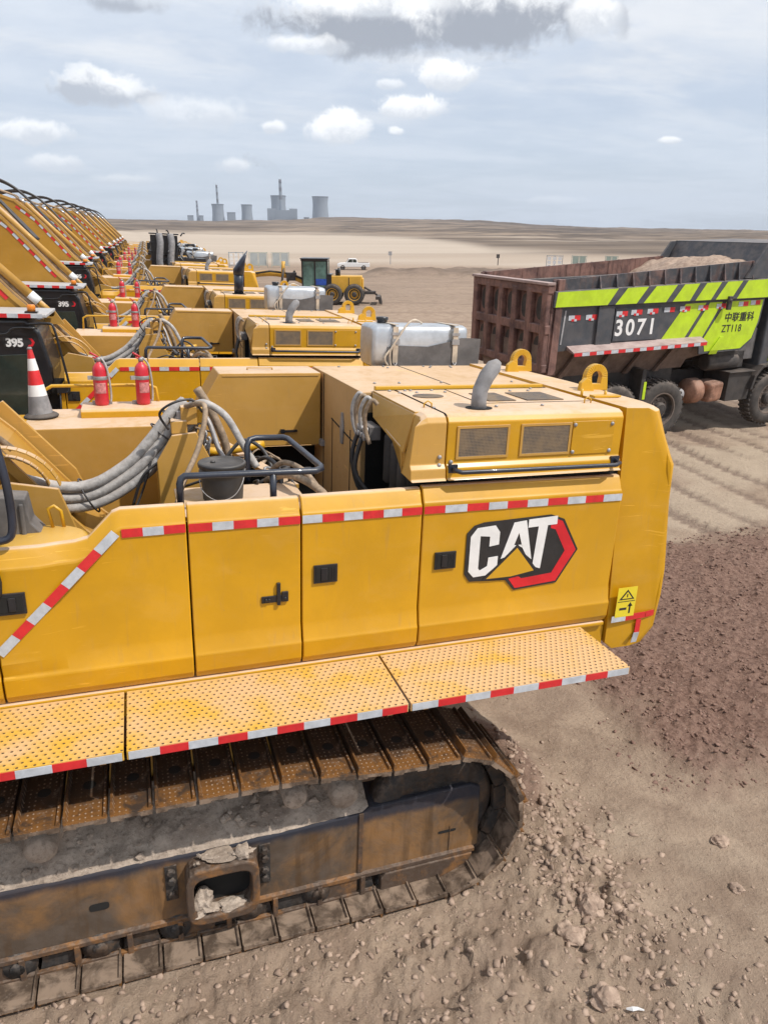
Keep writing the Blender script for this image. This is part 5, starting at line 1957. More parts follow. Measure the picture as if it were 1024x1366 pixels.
# traffic cone
cn = thing('traffic_cone', 'red and white striped traffic cone with dusty grey base on the nearest machine', 'traffic cone')
cn.matrix_world = Matrix.Translation(on_machine(0, (-0.865, 7.16, 3.160))) @ (rot_of(0) @ Matrix.Rotation(R_(-3), 3, 'Y')).to_4x4()
b = MB()
prof = [(0.148, 0.0), (0.152, 0.012), (0.140, 0.024), (0.122, 0.034), (0.112, 0.04)]
b.lathe(prof, (0, 0, 0), 'z', 32)
obj('base', b, M_RUB, cn)
b = MB()
H = 0.615
def cr_(z): return 0.104-(0.104-0.020)*((z-0.04)/(H-0.04))
cuts = [0.04, 0.20, 0.30, 0.43, 0.535, H]
for i in range(5):
    mi = (2, 1, 0, 1, 0)[i]
    b.lathe([(cr_(cuts[i]), cuts[i]), (cr_(cuts[i+1]), cuts[i+1])], (0, 0, 0), 'z', 32, mi, caps=False)
b.lathe([(0.021, H), (0.022, H+0.012), (0.014, H+0.022)], (0, 0, 0), 'z', 16, 2)
obj('cone_body', b, [M_TRED, M_WHT, M_EXH], cn)

# pail
pa = thing('paint_pail', 'black lidded plastic pail with a wire handle standing behind the guard rail', 'pail')
pa.matrix_world = Matrix.Translation(on_machine(0, (0.525, 4.93, 2.957))) @ rot_of(0).to_4x4()
b = MB()
b.lathe([(0.138, 0.0), (0.140, 0.006), (0.150, 0.16), (0.152, 0.20), (0.162, 0.202), (0.162, 0.212), (0.153, 0.215), (0.154, 0.24)], (0, 0, 0), 'z', 36)
obj('body', b, M_PAIL, pa)
b = MB()
b.lathe([(0.166, 0.238), (0.168, 0.262), (0.162, 0.272), (0.150, 0.272), (0.147, 0.262), (0.02, 0.262)], (0, 0, 0), 'z', 36)
b.lathe([(0.018, 0.262), (0.016, 0.275)], (-0.06, 0.02, 0), 'z', 10)
obj('lid', b, M_PAIL, pa)
b = MB()
b.tube([(-0.162, -0.01, 0.20), (-0.15, -0.08, 0.09), (-0.06, -0.165, 0.035), (0.05, -0.17, 0.06), (0.12, -0.13, 0.14), (0.155, -0.05, 0.225)], 0.0035, 6, sub=5)
obj('wire_handle', b, M_STEEL, pa)

# ------------------------------------------------------------------ dump truck
M_TD = plain('truck_dark_blue', (0.040, 0.050, 0.064), 0.55, var=0.18, scale=2.5, dust=(0.34, 0.27, 0.22), dust_amt=0.6)
M_LIME = plain('lime_paint', (0.47, 0.66, 0.010), 0.5, var=0.12, scale=3, dust=(0.42, 0.36, 0.22), dust_amt=0.30)
M_TYRE = plain('dusty_tyre', (0.035, 0.033, 0.032), 0.9, var=0.3, scale=9, dust=(0.30, 0.24, 0.20), dust_amt=0.6, bump=0.4)
M_RIM = plain('dull_rim', (0.16, 0.13, 0.11), 0.6, 0.3, scale=7, dust=(0.3, 0.22, 0.18), dust_amt=0.5)
M_CHAS = plain('chassis_black', (0.030, 0.028, 0.028), 0.7, var=0.3, dust=(0.26, 0.20, 0.16), dust_amt=0.45)
M_SHELF = plain('pink_dust_steel', (0.30, 0.21, 0.19), 0.85, var=0.25, scale=3, dust=(0.46, 0.36, 0.33), dust_amt=0.9)
M_BRNS = plain('brown_dusty_steel', (0.15, 0.105, 0.085), 0.9, var=0.35, scale=3, dust=(0.30, 0.23, 0.19), dust_amt=0.6)
M_ORG = plain('rusty_orange', (0.30, 0.15, 0.095), 0.85, var=0.45, scale=4, dust=(0.3, 0.22, 0.18), dust_amt=0.6)
M_LGREY = plain('faded_grey', (0.36, 0.36, 0.37), 0.7, dust=(0.4, 0.33, 0.3), dust_amt=0.4)
YAW = R_(4.0)
tk = thing('dump_truck', 'black and lime green dump truck numbered 3071 with a rusty tailgate', 'dump truck', (12.39, 14.09, 0.0), (0, 0, YAW))
W_ = 3.25
# side plates (near, far)
for y0, y1 in ((0.06, 0.10), (W_-0.10, W_-0.06)):
    s_ = MB()
    s_.prism([(-3.93, 2.30), (-3.80, 3.30), (2.60, 3.36), (2.56, 2.75), (2.40, 2.30), (2.10, 2.06), (0.70, 2.02), (0.62, 2.40)], 'y', y0, y1)
    o = obj('side_plate', s_, M_TD, tk)
    if y0 < 1:
        near_side = o
bd = MB()
# lower hull that narrows toward the chassis, and floor
bd.loft([[(x, 0.10, 2.42), (x, W_-0.10, 2.42), (x, W_-0.55, 1.62), (x, 0.55, 1.62)] for x in (-3.85, 0.68)])
bd.loft([[(x, 0.10, 2.30), (x, W_-0.10, 2.30), (x, W_-0.55, 1.80+dz), (x, 0.55, 1.80+dz)] for x, dz in ((0.68, 0.0), (2.3, 0.25))])
obj('bed_floor', bd, M_BRNS, tk)
# diagonal hull braces below the shelf
for k, x in enumerate((-2.9, -1.9, -0.95, 0.0)):
    q = MB()
    q.hexa([(x-0.30, 0.42, 1.60), (x-0.18, 0.42, 1.60), (x+0.10, 0.02, 2.38), (x-0.02, 0.02, 2.38), (x-0.30, 0.50, 1.60), (x-0.18, 0.50, 1.60), (x+0.10, 0.12, 2.38), (x-0.02, 0.12, 2.38)])
    obj('brace', q, M_BRNS, tk)
# top rail: box beam carrying the upper green band
for y0, y1, sgn in ((-0.04, 0.16, -1), (W_-0.16, W_+0.04, 1)):
    r = MB()
    r.hexa([(-3.82, y0, 3.27), (2.62, y0, 3.33), (2.62, y1, 3.33), (-3.82, y1, 3.27), (-3.80, y0, 3.62), (2.62, y0, 3.80), (2.62, y1, 3.80), (-3.80, y1, 3.62)])
    rail = obj('top_rail', r, M_TD, tk, bevel=0.02)
    # ribbed upper zone
    u = MB()
    u.hexa([(-3.80, y0+0.10 if sgn < 0 else y0+0.04, 3.62), (2.0, y0+0.10 if sgn < 0 else y0+0.04, 3.79), (2.0, y1-0.04 if sgn < 0 else y1-0.10, 3.79), (-3.80, y1-0.04 if sgn < 0 else y1-0.10, 3.62),
            (-3.80, y0+0.10 if sgn < 0 else y0+0.04, 3.84), (2.0, y0+0.10 if sgn < 0 else y0+0.04, 4.20), (2.0, y1-0.04 if sgn < 0 else y1-0.10, 4.20), (-3.80, y1-0.04 if sgn < 0 else y1-0.10, 3.84)])
    for k in range(11):
        x = -2.62+k*0.455
        zt = 3.62+(x+3.8)*0.0276
        zb = 3.84+(x+3.8)*0.062
        yo = y0 if sgn < 0 else y1-0.16
        u.hexa([(x, yo, zt), (x+0.03, yo, zt), (x+0.03, yo+0.16, zt), (x, yo+0.16, zt), (x, yo+(0.08 if sgn < 0 else 0), zb), (x+0.03, yo+(0.08 if sgn < 0 else 0), zb), (x+0.03, yo+0.16, zb), (x, yo+0.16, zb)])
    up_ = obj('side_extension', u, M_RUSTB if sgn > 0 else rusty('rust_and_blue', (0.05, 0.055, 0.065), (0.20, 0.11, 0.09), (0.42, 0.33, 0.30), 0.7, 1.2, rust_amt=0.45), tk)
    if sgn < 0:
        gp = MB()
        # green parallelograms on the band
        xs = [(-3.76, -2.05), (-1.90, -1.36), (-1.18, -0.50), (-0.30, 0.24), (0.42, 0.88), (1.06, 1.55), (1.76, 2.62)]
        cuts = [(-3.74, -2.12, -3.78, -2.38), (-1.86, -1.27, -2.16, -1.56), (-1.04, -0.42, -1.36, -0.70), (-0.20, 0.26, -0.50, 0.02), (0.48, 0.94, 0.20, 0.68), (1.14, 1.62, 0.84, 1.34), (1.80, 2.62, 1.52, 2.62)]
        for a, b_, c_, d_ in cuts:
            za, zb_, zc, zd = [3.60+(q+3.8)*0.0276 for q in (a, b_, c_, d_)]
            l_ = lambda q: 3.285+(q+3.8)*0.0095
            gp.prism([(c_, l_(c_)), (d_, l_(d_)), (b_, zb_), (a, za)], 'y', y0-0.004, y0-0.001)
        obj('green_stripe', gp, M_LIME, rail)
g2 = MB()
for poly in ([(-0.60, 2.42), (0.12, 2.42), (0.66, 3.255), (0.02, 3.245)][:],
             [(0.24, 2.42), (0.70, 2.42), (1.18, 3.26), (0.78, 3.255)],
             [(0.76, 2.40), (0.86, 2.08), (2.05, 2.10), (2.38, 2.34), (2.50, 2.75), (2.54, 3.28), (1.32, 3.265)]):
    g2.prism(poly, 'y', 0.052, 0.058)
obj('green_stripe', g2, M_LIME, near_side)
fin = MB()
fin.hexa([(1.02, 0.02, 2.10), (1.28, 0.02, 2.10), (1.40, 0.02, 2.42), (1.28, 0.02, 2.42), (1.02, 0.055, 2.0), (1.28, 0.055, 2.0), (1.40, 0.055, 2.42), (1.28, 0.055, 2.42)])
obj('green_fin', fin, M_LIME, near_side)
pn = MB()
pn.box(-2.56, -2.12, 0.0, 0.06, 2.36, 3.27)
obj('side_pillar', pn, M_TD, tk, bevel=0.01)
pn = MB()
pn.box(-2.06, -0.72, 0.03, 0.06, 2.46, 3.20)
obj('number_plate', pn, M_TD, near_side, bevel=0.01)
text_mesh('number', '3071', 0.50, M_WHT, tk, (-2.04, 0.026, 2.60), (1, 0, 0), (0, 0, 1), bold=0.012, space=1.28, extr=0.002, xscale=1.0)
text_mesh('lettering', '中联重科', 0.235, M_LBLK, tk, (1.34, 0.048, 2.80), (1, 0, 0), (0, 0, 1), bold=0.004, extr=0.002, xscale=1.05)
text_mesh('lettering', 'ZT118', 0.25, M_LBLK, tk, (1.30, 0.048, 2.53), (1, 0, 0), (0, 0, 1), bold=0.002, extr=0.002, xscale=0.9, space=1.1)
# short reflective patches
tp = MB()
for x, y_, z in ((-3.33, 0.054, 2.98), (-2.86, 0.054, 2.98), (-2.04, 0.024, 3.03), (-1.62, 0.024, 3.05), (-1.15, 0.024, 3.06), (-0.62, 0.054, 3.07), (-0.15, 0.048, 3.08), (0.42, 0.048, 3.09), (1.0, 0.048, 3.11), (1.72, 0.046, 3.14), (2.12, 0.046, 3.16)):
    tape(tp, (x, y_, z), (x+0.32, y_, z), 2, 0.11, (0, -1, 0), t=0.003, start=1)
    if random.random() < 0.6:
        tape(tp, (x+0.08, y_-0.004, z-0.02), (x+0.22, y_-0.004, z-0.02), 2, 0.05, (0, -1, 0), t=0.002, start=0)
obj('reflective_tape', tp, TAPE_M, near_side)
wl = MB()
wl.hexa([(-3.84, 0.05, 2.46), (-3.80, 0.05, 2.46), (-3.72, 0.05, 3.24), (-3.76, 0.05, 3.24), (-3.84, 0.054, 2.46), (-3.80, 0.054, 2.46), (-3.72, 0.054, 3.24), (-3.76, 0.054, 3.24)])
wl.hexa([(-3.50, 0.05, 2.46), (-3.46, 0.05, 2.46), (-3.40, 0.05, 3.20), (-3.44, 0.05, 3.20), (-3.50, 0.054, 2.46), (-3.46, 0.054, 2.46), (-3.40, 0.054, 3.20), (-3.44, 0.054, 3.20)])
obj('white_line', wl, M_LGREY, near_side)
ht = MB()
ht.box(1.22, 1.34, -0.10, -0.03, 3.08, 3.40)
ht.lathe([(0.04, -0.12), (0.04, -0.03)], (1.28, 0, 3.30), 'y', 10)
obj('latch', ht, M_CHAS, tk, bevel=0.01)
# shelf along the side
sh = MB()
sh.hexa([(-3.38, -0.32, 2.30), (0.52, -0.32, 2.36), (0.66, 0.06, 2.37), (-3.30, 0.06, 2.33), (-3.38, -0.32, 2.33), (0.52, -0.32, 2.39), (0.66, 0.06, 2.46), (-3.30, 0.06, 2.42)])
shf = obj('mudguard_shelf', sh, M_SHELF, tk)
tp = MB()
tape(tp, (-3.36, -0.325, 2.245), (0.50, -0.325, 2.305), 19, 0.075, (0, -1, 0), t=0.006)
obj('reflective_tape', tp, TAPE_M, shf)
# tailgate with ribs and oval recesses
TX = -3.82
tg = MB()
tg.box(TX-0.02, TX+0.05, 0.02, W_-0.02, 1.95, 3.74)
tgo = obj('tailgate', tg, M_RUSTB, tk)
for k in range(6):
    y = 0.02+k*(W_-0.24)/5
    rb = MB()
    rb.box(TX-0.16, TX-0.02, y, y+0.20, 1.88, 3.66)
    obj('rib', rb, M_RUSTB, tgo, bevel=0.03)
cr = MB()
for z0, z1 in ((1.86, 2.04), (2.70, 2.90), (3.56, 3.74)):
    cr.box(TX-0.15, TX-0.01, 0.0, W_, z0, z1)
obj('cross_beam', cr, M_RUSTB, tgo, bevel=0.02)
for k in range(5):
    y = 0.02+(k+0.5)*(W_-0.24)/5+0.10
    for z0, z1 in ((2.12, 2.62), (2.98, 3.50)):
        ov = MB()
        n = 20
        pl_ = [(y+0.15*math.cos(a), (z0+z1)/2+(z1-z0)/2*math.copysign(abs(math.sin(a))**0.7, math.sin(a))) for a in [q*6.2832/n for q in range(n)]]
        ov.prism(pl_, 'x', TX-0.026, TX-0.021)
        obj('recess', ov, M_CHAS, tgo)
tr2 = MB()
tr2.box(TX-0.19, TX+0.02, -0.02, W_+0.02, 3.74, 3.80)
obj('top_edge', tr2, M_SHELF, tgo, bevel=0.01)
for y in (0.02, W_-0.18):
    fr = MB()
    fr.hexa([(TX+0.02, y-0.04, 1.80), (TX+0.22, y-0.04, 1.80), (TX+0.22, y+0.18, 1.80), (TX+0.02, y+0.18, 1.80), (TX+0.10, y-0.04, 3.86), (TX+0.26, y-0.04, 3.86), (TX+0.26, y+0.18, 3.86), (TX+0.10, y+0.18, 3.86)])
    obj('rear_post', fr, M_RUSTB, tk, bevel=0.01)
hg = MB()
hg.lathe([(0.13, 0.1), (0.13, 0.45)], (TX+0.0, 0, 1.80), 'y', 16)
hg.lathe([(0.13, W_-0.45), (0.13, W_-0.1)], (TX+0.0, 0, 1.80), 'y', 16)
obj('hinge', hg, M_RUSTB, tgo)
# headboard leaning forward, with raised cheeks and canopy
hb = MB()
hb.hexa([(1.90, 0.05, 3.30), (1.96, 0.05, 3.30), (1.96, W_-0.05, 3.30), (1.90, W_-0.05, 3.30), (2.50, -0.02, 4.58), (2.56, -0.02, 4.58), (2.56, W_+0.02, 4.58), (2.50, W_+0.02, 4.58)])
obj('headboard', hb, M_TD, tk)
for y in (-0.02, W_-0.04):
    ck = MB()
    ck.prism([(1.72, 3.80), (2.30, 4.58), (4.6, 4.66), (4.6, 4.50), (3.3, 4.35), (2.62, 3.80)], 'y', y, y+0.06)
    obj('cheek_plate', ck, M_TD, tk)
cp = MB()
cp.hexa([(2.50, -0.02, 4.54), (4.6, -0.02, 4.60), (4.6, W_+0.02, 4.60), (2.50, W_+0.02, 4.54), (2.50, -0.02, 4.60), (4.6, -0.02, 4.66), (4.6, W_+0.02, 4.66), (2.50, W_+0.02, 4.60)])
obj('canopy', cp, M_TD, tk)
# load of earth
ld = MB()
nx, ny = 70, 36
vs, fs = [], []
for i in range(nx+1):
    x = -3.8+i*(2.28+3.8)/nx
    for j in range(ny+1):
        y = 0.12+j*(W_-0.24)/ny
        h = 3.30+0.78*sst(-0.3, 1.9, x)+0.16*math.sin(j/ny*3.14)
        h += 0.10*mnoise.fractal(Vector((x*1.8, y*1.8, 4.0)), 1.0, 2.0, 5)
        vs.append((x+(0.25 if i == nx else 0), y, h))
for i in range(nx):
    for j in range(ny):
        a = i*(ny+1)+j
        fs.append((a, a+ny+1, a+ny+2, a+1))
ld.add(vs, fs, 0, True)
ldo = obj('earth_load', ld, M_STONE)
ldo.matrix_world = tk.matrix_world if False else Matrix.Translation((12.39, 14.09, 0)) @ Matrix.Rotation(YAW, 4, 'Z')
tag(ldo, 'pale earth heaped against the headboard of the dump truck bed', 'load of earth')
# chassis
ch = MB()
for y in (1.05, 2.05):
    ch.box(-3.6, 5.2, y, y+0.12, 1.05, 1.42)
ch.box(-3.5, -3.3, 0.9, 2.3, 1.0, 1.6)
for x in (-2.4, -1.0, 0.8, 2.2):
    ch.box(x, x+0.12, 1.05, 2.17, 1.1, 1.35)
ch.box(-3.3, 0.4, 0.55, 0.95, 1.0, 1.62)
obj('chassis', ch, M_CHAS, tk)


def wheel(parent, x, y, r, w, mirror=False, name='wheel', mats=None, hubr=0.55):
    s = 1 if not mirror else -1
    t = MB()
    R = r
    pr = [(R*0.60, 0.0), (R*0.66, -0.02), (R*0.86, -0.015), (R*0.96, 0.02), (R, 0.07), (R, w-0.07), (R*0.96, w-0.02), (R*0.86, w+0.015), (R*0.60, w)]
    t.lathe([(a, y+s*b_) for a, b_ in pr], (x, 0, r), 'y', 40, caps=False)
    n = 34
    for k in range(n):
        a = 6.2832*k/n
        for sg in (0, 1):
            y0 = y+s*(0.03 if sg == 0 else w*0.52)
            y1 = y+s*(w*0.48 if sg == 0 else w-0.03)
            aa = a+(0.09 if sg else 0)
            cx, cz = x+R*math.cos(aa), r+R*math.sin(aa)
            tx_, tz = -math.sin(aa), math.cos(aa)
            nx_, nz_ = math.cos(aa), math.sin(aa)
            q = []
            for yy in (y0, y1):
                for u_, v_ in ((-0.03, -0.03), (0.03, -0.03), (0.025, 0.022), (-0.025, 0.022)):
                    q.append((cx+tx_*u_*R/0.7+nx_*v_, yy, cz+tz*u_*R/0.7+nz_*v_))
            t.hexa(q)
    wo_ = obj(name, t, (mats or [M_TYRE, M_RIM])[0], parent)
    h = MB()
    h.lathe([(R*0.61, y+s*0.012), (R*0.60, y-s*0.006), (R*0.56, y-s*0.004), (R*0.54, y+s*0.05)], (x, 0, r), 'y', 32, 0, False, caps=False)
    h.lathe([(R*0.54, y+s*0.05), (R*0.50, y+s*0.15), (R*0.40, y+s*0.17)], (x, 0, r), 'y', 32, 1, False, caps=False)
    h.lathe([(R*0.42, y+s*0.165), (R*0.40, y+s*0.13), (R*0.26, y+s*0.12)], (x, 0, r), 'y', 32, 0, False, caps=False)
    h.lathe([(R*0.26, y+s*0.12), (R*0.24, y+s*0.03), (R*0.18, y+s*0.0), (0.02, y-s*0.003)], (x, 0, r), 'y', 24, 1, False)
    for k in range(10):
        a = 6.2832*k/10
        h.lathe([(0.02, y+s*0.09), (0.02, y+s*0.14)], (x+R*0.33*math.cos(a), 0, r+R*0.33*math.sin(a)), 'y', 6)
    obj('rim', h, [(mats or [M_TYRE, M_RIM])[1], M_CHAS], wo_)
    return wo_


for x in (-1.75, -0.26):
    wheel(tk, x, 0.02, 0.71, 0.36)
    wheel(tk, x, 0.45, 0.71, 0.36)
    wheel(tk, x, W_-0.02, 0.71, 0.36, True)
wheel(tk, 3.48, 0.02, 0.70, 0.40)
wheel(tk, 3.48, W_-0.02, 0.70, 0.40, True)
mf = MB()
mf.box(-1.02, -0.90, 0.02, 0.45, 0.75, 1.75, 0)
mf.box(-0.94, -0.86, 0.012, 0.022, 1.02, 1.45, 1)
obj('mud_flap', mf, [M_RUB, M_LIME], tk)
ft = MB()
ft.lathe([(0.10, 0.95), (0.31, 1.0), (0.33, 1.05), (0.33, 1.28), (0.31, 1.33), (0.1, 1.36)], (0, 0.55, 0.98), 'x', 26)
obj('air_tank', ft, M_ORG, tk)
ft = MB()
ft.hexa([(1.40, 0.18, 0.70), (1.90, 0.18, 0.72), (1.90, 0.75, 0.72), (1.40, 0.75, 0.70), (1.40, 0.14, 1.22), (1.90, 0.14, 1.25), (1.90, 0.75, 1.25), (1.40, 0.75, 1.22)])
obj('fuel_tank', ft, M_ORG, tk, bevel=0.10, segs=4)
for x, y in ((0.36, 0.50), (0.70, 0.46)):
    d = MB()
    d.lathe([(0.02, y-0.02), (0.15, y-0.02), (0.16, y), (0.16, y+0.22)], (x, 0, 0.92), 'y', 22)
    obj('air_reservoir', d, M_LGREY, tk)
bb = MB()
bb.box(1.95, 2.75, 0.12, 0.95, 0.72, 1.46)
bb.box(1.90, 2.80, 0.06, 0.95, 1.46, 1.49)
obj('battery_box', bb, M_CHAS, tk, bevel=0.012)
fd = MB()
fd.prism([(2.66, 1.0), (2.74, 1.36), (2.98, 1.62), (3.9, 1.70), (4.25, 1.5), (4.35, 1.1), (4.28, 1.1), (4.18, 1.45), (3.86, 1.63), (3.0, 1.55), (2.82, 1.34), (2.74, 1.0)], 'y', 0.0, 0.75)
obj('wheel_arch', fd, M_CHAS, tk, bevel=0.01)
ac = MB()
ac.box(1.45, 2.55, 0.30, 0.95, 1.55, 2.0)
ac.lathe([(0.18, 1.30), (0.21, 1.34), (0.21, 2.3), (0.18, 2.36)], (0, 0.42, 1.72), 'x', 18)
obj('air_cleaner', ac, M_CHAS, tk, bevel=0.02)
# grey engine shroud and cab (mostly beyond the picture edge)
sh2 = MB()
sh2.hexa([(2.25, 0.30, 1.75), (2.85, 0.30, 1.75), (2.85, 2.9, 1.75), (2.25, 2.9, 1.75), (2.45, 0.30, 2.55), (2.85, 0.30, 2.55), (2.85, 2.9, 2.55), (2.45, 2.9, 2.55)])
obj('engine_shroud', sh2, M_GPLATE, tk, bevel=0.02)
cb = MB()
cb.prism([(2.95, 1.55), (2.95, 3.95), (3.2, 4.15), (4.5, 4.15), (4.95, 3.1), (5.05, 1.2), (4.4, 1.2), (4.3, 1.6)], 'y', 0.15, W_-0.15)
cbo = obj('cab', cb, M_TD, tk, bevel=0.05, segs=3)
wd = MB()
wd.prism([(3.35, 2.75), (3.35, 3.85), (4.4, 3.85), (4.75, 2.75)], 'y', 0.135, 0.148)
obj('side_window', wd, M_GLASS, cbo, bevel=0.01)
ws = MB()
ws.hexa([(4.96, 0.4, 3.05), (4.99, 0.4, 3.05), (4.99, W_-0.4, 3.05), (4.96, W_-0.4, 3.05), (4.56, 0.4, 4.02), (4.59, 0.4, 4.02), (4.59, W_-0.4, 4.02), (4.56, W_-0.4, 4.02)])
obj('windscreen', ws, M_GLASS, cbo)
dr = MB()
dr.prism([(3.25, 1.7), (3.25, 2.65), (4.78, 2.65), (4.75, 1.7)], 'y', 0.13, 0.148)
obj('door', dr, M_LIME, cbo, bevel=0.01)

split_named(tk, {'reflective_tape', 'green_stripe', 'white_line', 'hinge', 'mud_flap', 'cross_beam', 'lettering_none'})
# ------------------------------------------------------------------ motor grader
GS = 49.3
gyaw = R_(160.6)
gz0 = gz(14.3, 48.9)
M_GYEL = plain('grader_yellow', (0.66, 0.36, 0.03), 0.5, var=0.12, scale=2, dust=(0.5, 0.36, 0.2), dust_amt=0.4)
M_WIN = plain('green_tint_glass', (0.10, 0.17, 0.15), 0.15, var=0.5, scale=1.2, bump=0)
M_BLUE = plain('blue_panel', (0.02, 0.08, 0.40), 0.5, bump=0)
gr = thing('motor_grader', 'yellow motor grader with a black glazed cab and rear ripper on the open ground', 'motor grader', (15.3, 48.55, gz0-0.02), (0, 0, gyaw))
b = MB()
b.box(0.35, 2.55, -0.60, 0.60, 0.75, 1.85)
b.box(0.25, 0.35, -0.55, 0.55, 0.8, 1.7)
eng = obj('engine_cover', b, M_GYEL, gr, bevel=0.06)
b = MB()
b.box(1.20, 1.26, -0.606, 0.606, 0.85, 1.75)
b.box(2.40, 2.62, -0.62, 0.62, 0.75, 1.95)
obj('engine_grille', b, M_BLK, eng)
b = MB()
b.tube([(1.9, 0.35, 1.8), (1.9, 0.35, 2.35)], 0.09, 10)
b.box(1.85, 2.15, -0.1, 0.3, 1.85, 2.25)
obj('exhaust_pipe', b, M_BLK, eng)
b = MB()
b.box(2.65, 4.45, -0.75, 0.75, 0.95, 1.10)
b.box(2.65, 4.45, -0.75, 0.75, 2.78, 2.92)
for x, y in ((2.68, 0.68), (3.5, 0.70), (4.36, 0.68), (2.68, -0.68), (4.36, -0.68)):
    b.box(x-0.04, x+0.06, y-0.04, y+0.04, 1.1, 2.8)
b.box(2.60, 4.50, -0.80, 0.80, 2.90, 2.97)
cabg = obj('cab', b, M_BLK, gr, bevel=0.02)
b = MB()
b.box(2.74, 3.46, 0.66, 0.69, 1.12, 2.76)
b.box(3.54, 4.32, 0.66, 0.69, 1.12, 2.76)
b.box(2.74, 4.32, -0.69, -0.66, 1.12, 2.76)
b.box(4.36, 4.40, -0.6, 0.6, 1.12, 2.76)
b.box(2.66, 2.69, -0.6, 0.6, 1.5, 2.76)
obj('cab_window', b, M_WIN, cabg)
b = MB()
b.box(2.74, 3.5, 0.70, 0.71, 1.25, 1.65)
obj('blue_sign', b, M_BLUE, cabg)
text_mesh('lettering', 'SITE', 0.22, M_WHT, cabg, (0, 0, 0), (-1, 0, 0), (0, 0, 1)) if False else None
b = MB()
b.tube([(4.3, 0, 1.4), (5.2, 0, 1.75), (6.6, 0, 1.95), (8.2, 0, 1.75), (9.0, 0, 1.2)], 0.20, 10, sub=4, smooth=False)
b.box(8.8, 9.2, -0.9, 0.9, 0.5, 0.8)
gf = obj('front_frame', b, M_GYEL, gr)
b = MB()
b.tube([(4.4, 0.25, 1.6), (5.2, 0.3, 1.95), (6.6, 0.3, 2.1), (8.0, 0.3, 1.9)], 0.07, 8)
b.tube([(5.6, 0.5, 2.6), (5.9, 0.8, 0.6)], 0.08, 8)
b.tube([(5.0, -0.3, 2.1), (6.0, -0.7, 0.8)], 0.07, 8)
b.box(4.9, 5.5, -0.4, 0.4, 1.5, 2.0)
obj('linkage', b, M_CHAS, gf)
b = MB()
b.tube([(5.7, 0.5, 1.9), (5.65, 0.5, 2.75)], 0.13, 10)
obj('lift_cylinder', b, M_GYEL, gf)
b = MB()
b.prism([(4.9, 0.12), (5.05, 0.5), (4.95, 0.8), (5.05, 0.8), (5.18, 0.5), (5.0, 0.12)], 'y', -1.9, 1.9)
obj('blade', b, M_STEEL, gf)
for x in (0.85, 2.35):
    for y, m in ((1.0, False), (-1.0, True)):
        wheel(gr, x, y, 0.67, 0.38, not m, mats=[M_TYRE, M_GYEL])
for y, m in ((1.0, False), (-1.0, True)):
    wheel(gr, 9.0, y, 0.60, 0.36, not m, mats=[M_TYRE, M_GYEL])
b = MB()
b.box(-0.6, 0.3, -0.3, 0.3, 0.65, 0.85)
b.box(-0.9, -0.6, -0.9, 0.9, 0.35, 0.55)
b.tube([(0.2, 0, 1.1), (-0.7, 0, 0.6)], 0.07, 8)
for k in range(5):
    y = -0.8+k*0.4
    b.prism([(-0.95, 0.5), (-0.75, 0.5), (-0.85, 0.1), (-1.05, 0.02)], 'y', y-0.04, y+0.04)
obj('ripper', b, M_CHAS, gr, bevel=0.01)

# ------------------------------------------------------------------ pickup truck
pz = gz(34.4, 116.8)
pk = thing('pickup_truck', 'white double cab pickup parked beyond the motor grader', 'pickup truck', (34.45, 116.8, pz), (0, 0, R_(165)))
b = MB()
b.prism([(-2.6, 0.45), (-2.62, 1.05), (-0.62, 1.08), (-0.55, 1.10), (1.1, 1.10), (2.3, 1.02), (2.6, 0.85), (2.62, 0.45)], 'y', -0.9, 0.9)
b.prism([(-0.68, 1.05), (-0.55, 1.62), (-0.35, 1.72), (0.75, 1.72), (1.25, 1.08)], 'y', -0.78, 0.78)
bdy = obj('body', b, M_WHT, pk, bevel=0.06, segs=3)
b = MB()
for y in (-0.785, 0.785):
    s = 0.006 if y > 0 else -0.006
    b.prism([(-0.52, 1.14), (-0.42, 1.60), (0.10, 1.64), (0.10, 1.14)], 'y', y, y+s)
    b.prism([(0.18, 1.14), (0.18, 1.64), (0.68, 1.62), (1.02, 1.14)], 'y', y, y+s)
obj('side_window', b, M_GLASS, bdy)
b = MB()
b.hexa([(1.20, -0.7, 1.14), (1.22, -0.7, 1.14), (1.22, 0.7, 1.14), (1.20, 0.7, 1.14), (0.80, -0.65, 1.68), (0.82, -0.65, 1.68), (0.82, 0.65, 1.68), (0.80, 0.65, 1.68)])
obj('windscreen', b, M_GLASS, bdy)
b = MB()
b.box(-2.45, -0.75, -0.75, 0.75, 1.06, 1.09)
obj('bed', b, M_CHAS, bdy)
for x in (-1.65, 1.75):
    for y, m in ((-0.92, False), (0.92, True)):
        wheel(pk, x, y, 0.38, 0.25, m, mats=[M_TYRE, M_STEEL])

# ------------------------------------------------------------------ screens, posts and signs on the plain
M_FEN = plain('pale_screen', (0.42, 0.45, 0.44), 0.7, var=0.12, scale=0.5, bump=0)
M_FENG = plain('green_screen', (0.35, 0.42, 0.36), 0.7, var=0.12, scale=0.5, bump=0)
M_FBL = plain('blue_grey_frame', (0.16, 0.24, 0.30), 0.6, bump=0)
SCR = [
    ('blue framed site screen, leftmost of those beyond the far hoods', 16.9, 126.5, 2.4, 0, -10),
    ('pale site screen, second from the left beyond the far hoods', 20.4, 125.4, 3.0, 1, -12),
    ('pale site screen, third from the left, nearest the motor grader cab', 23.9, 124.2, 2.9, 1, -12),
    ('blue and white site screen, left one above the dump truck tailgate', 67.5, 109.6, 2.6, 0, -30),
    ('green site screen, middle one above the dump truck bed', 71.4, 108.3, 2.4, 2, -30),
    ('faint green site screen, right one above the dump truck bed', 76.5, 106.5, 2.0, 2, -30),
]
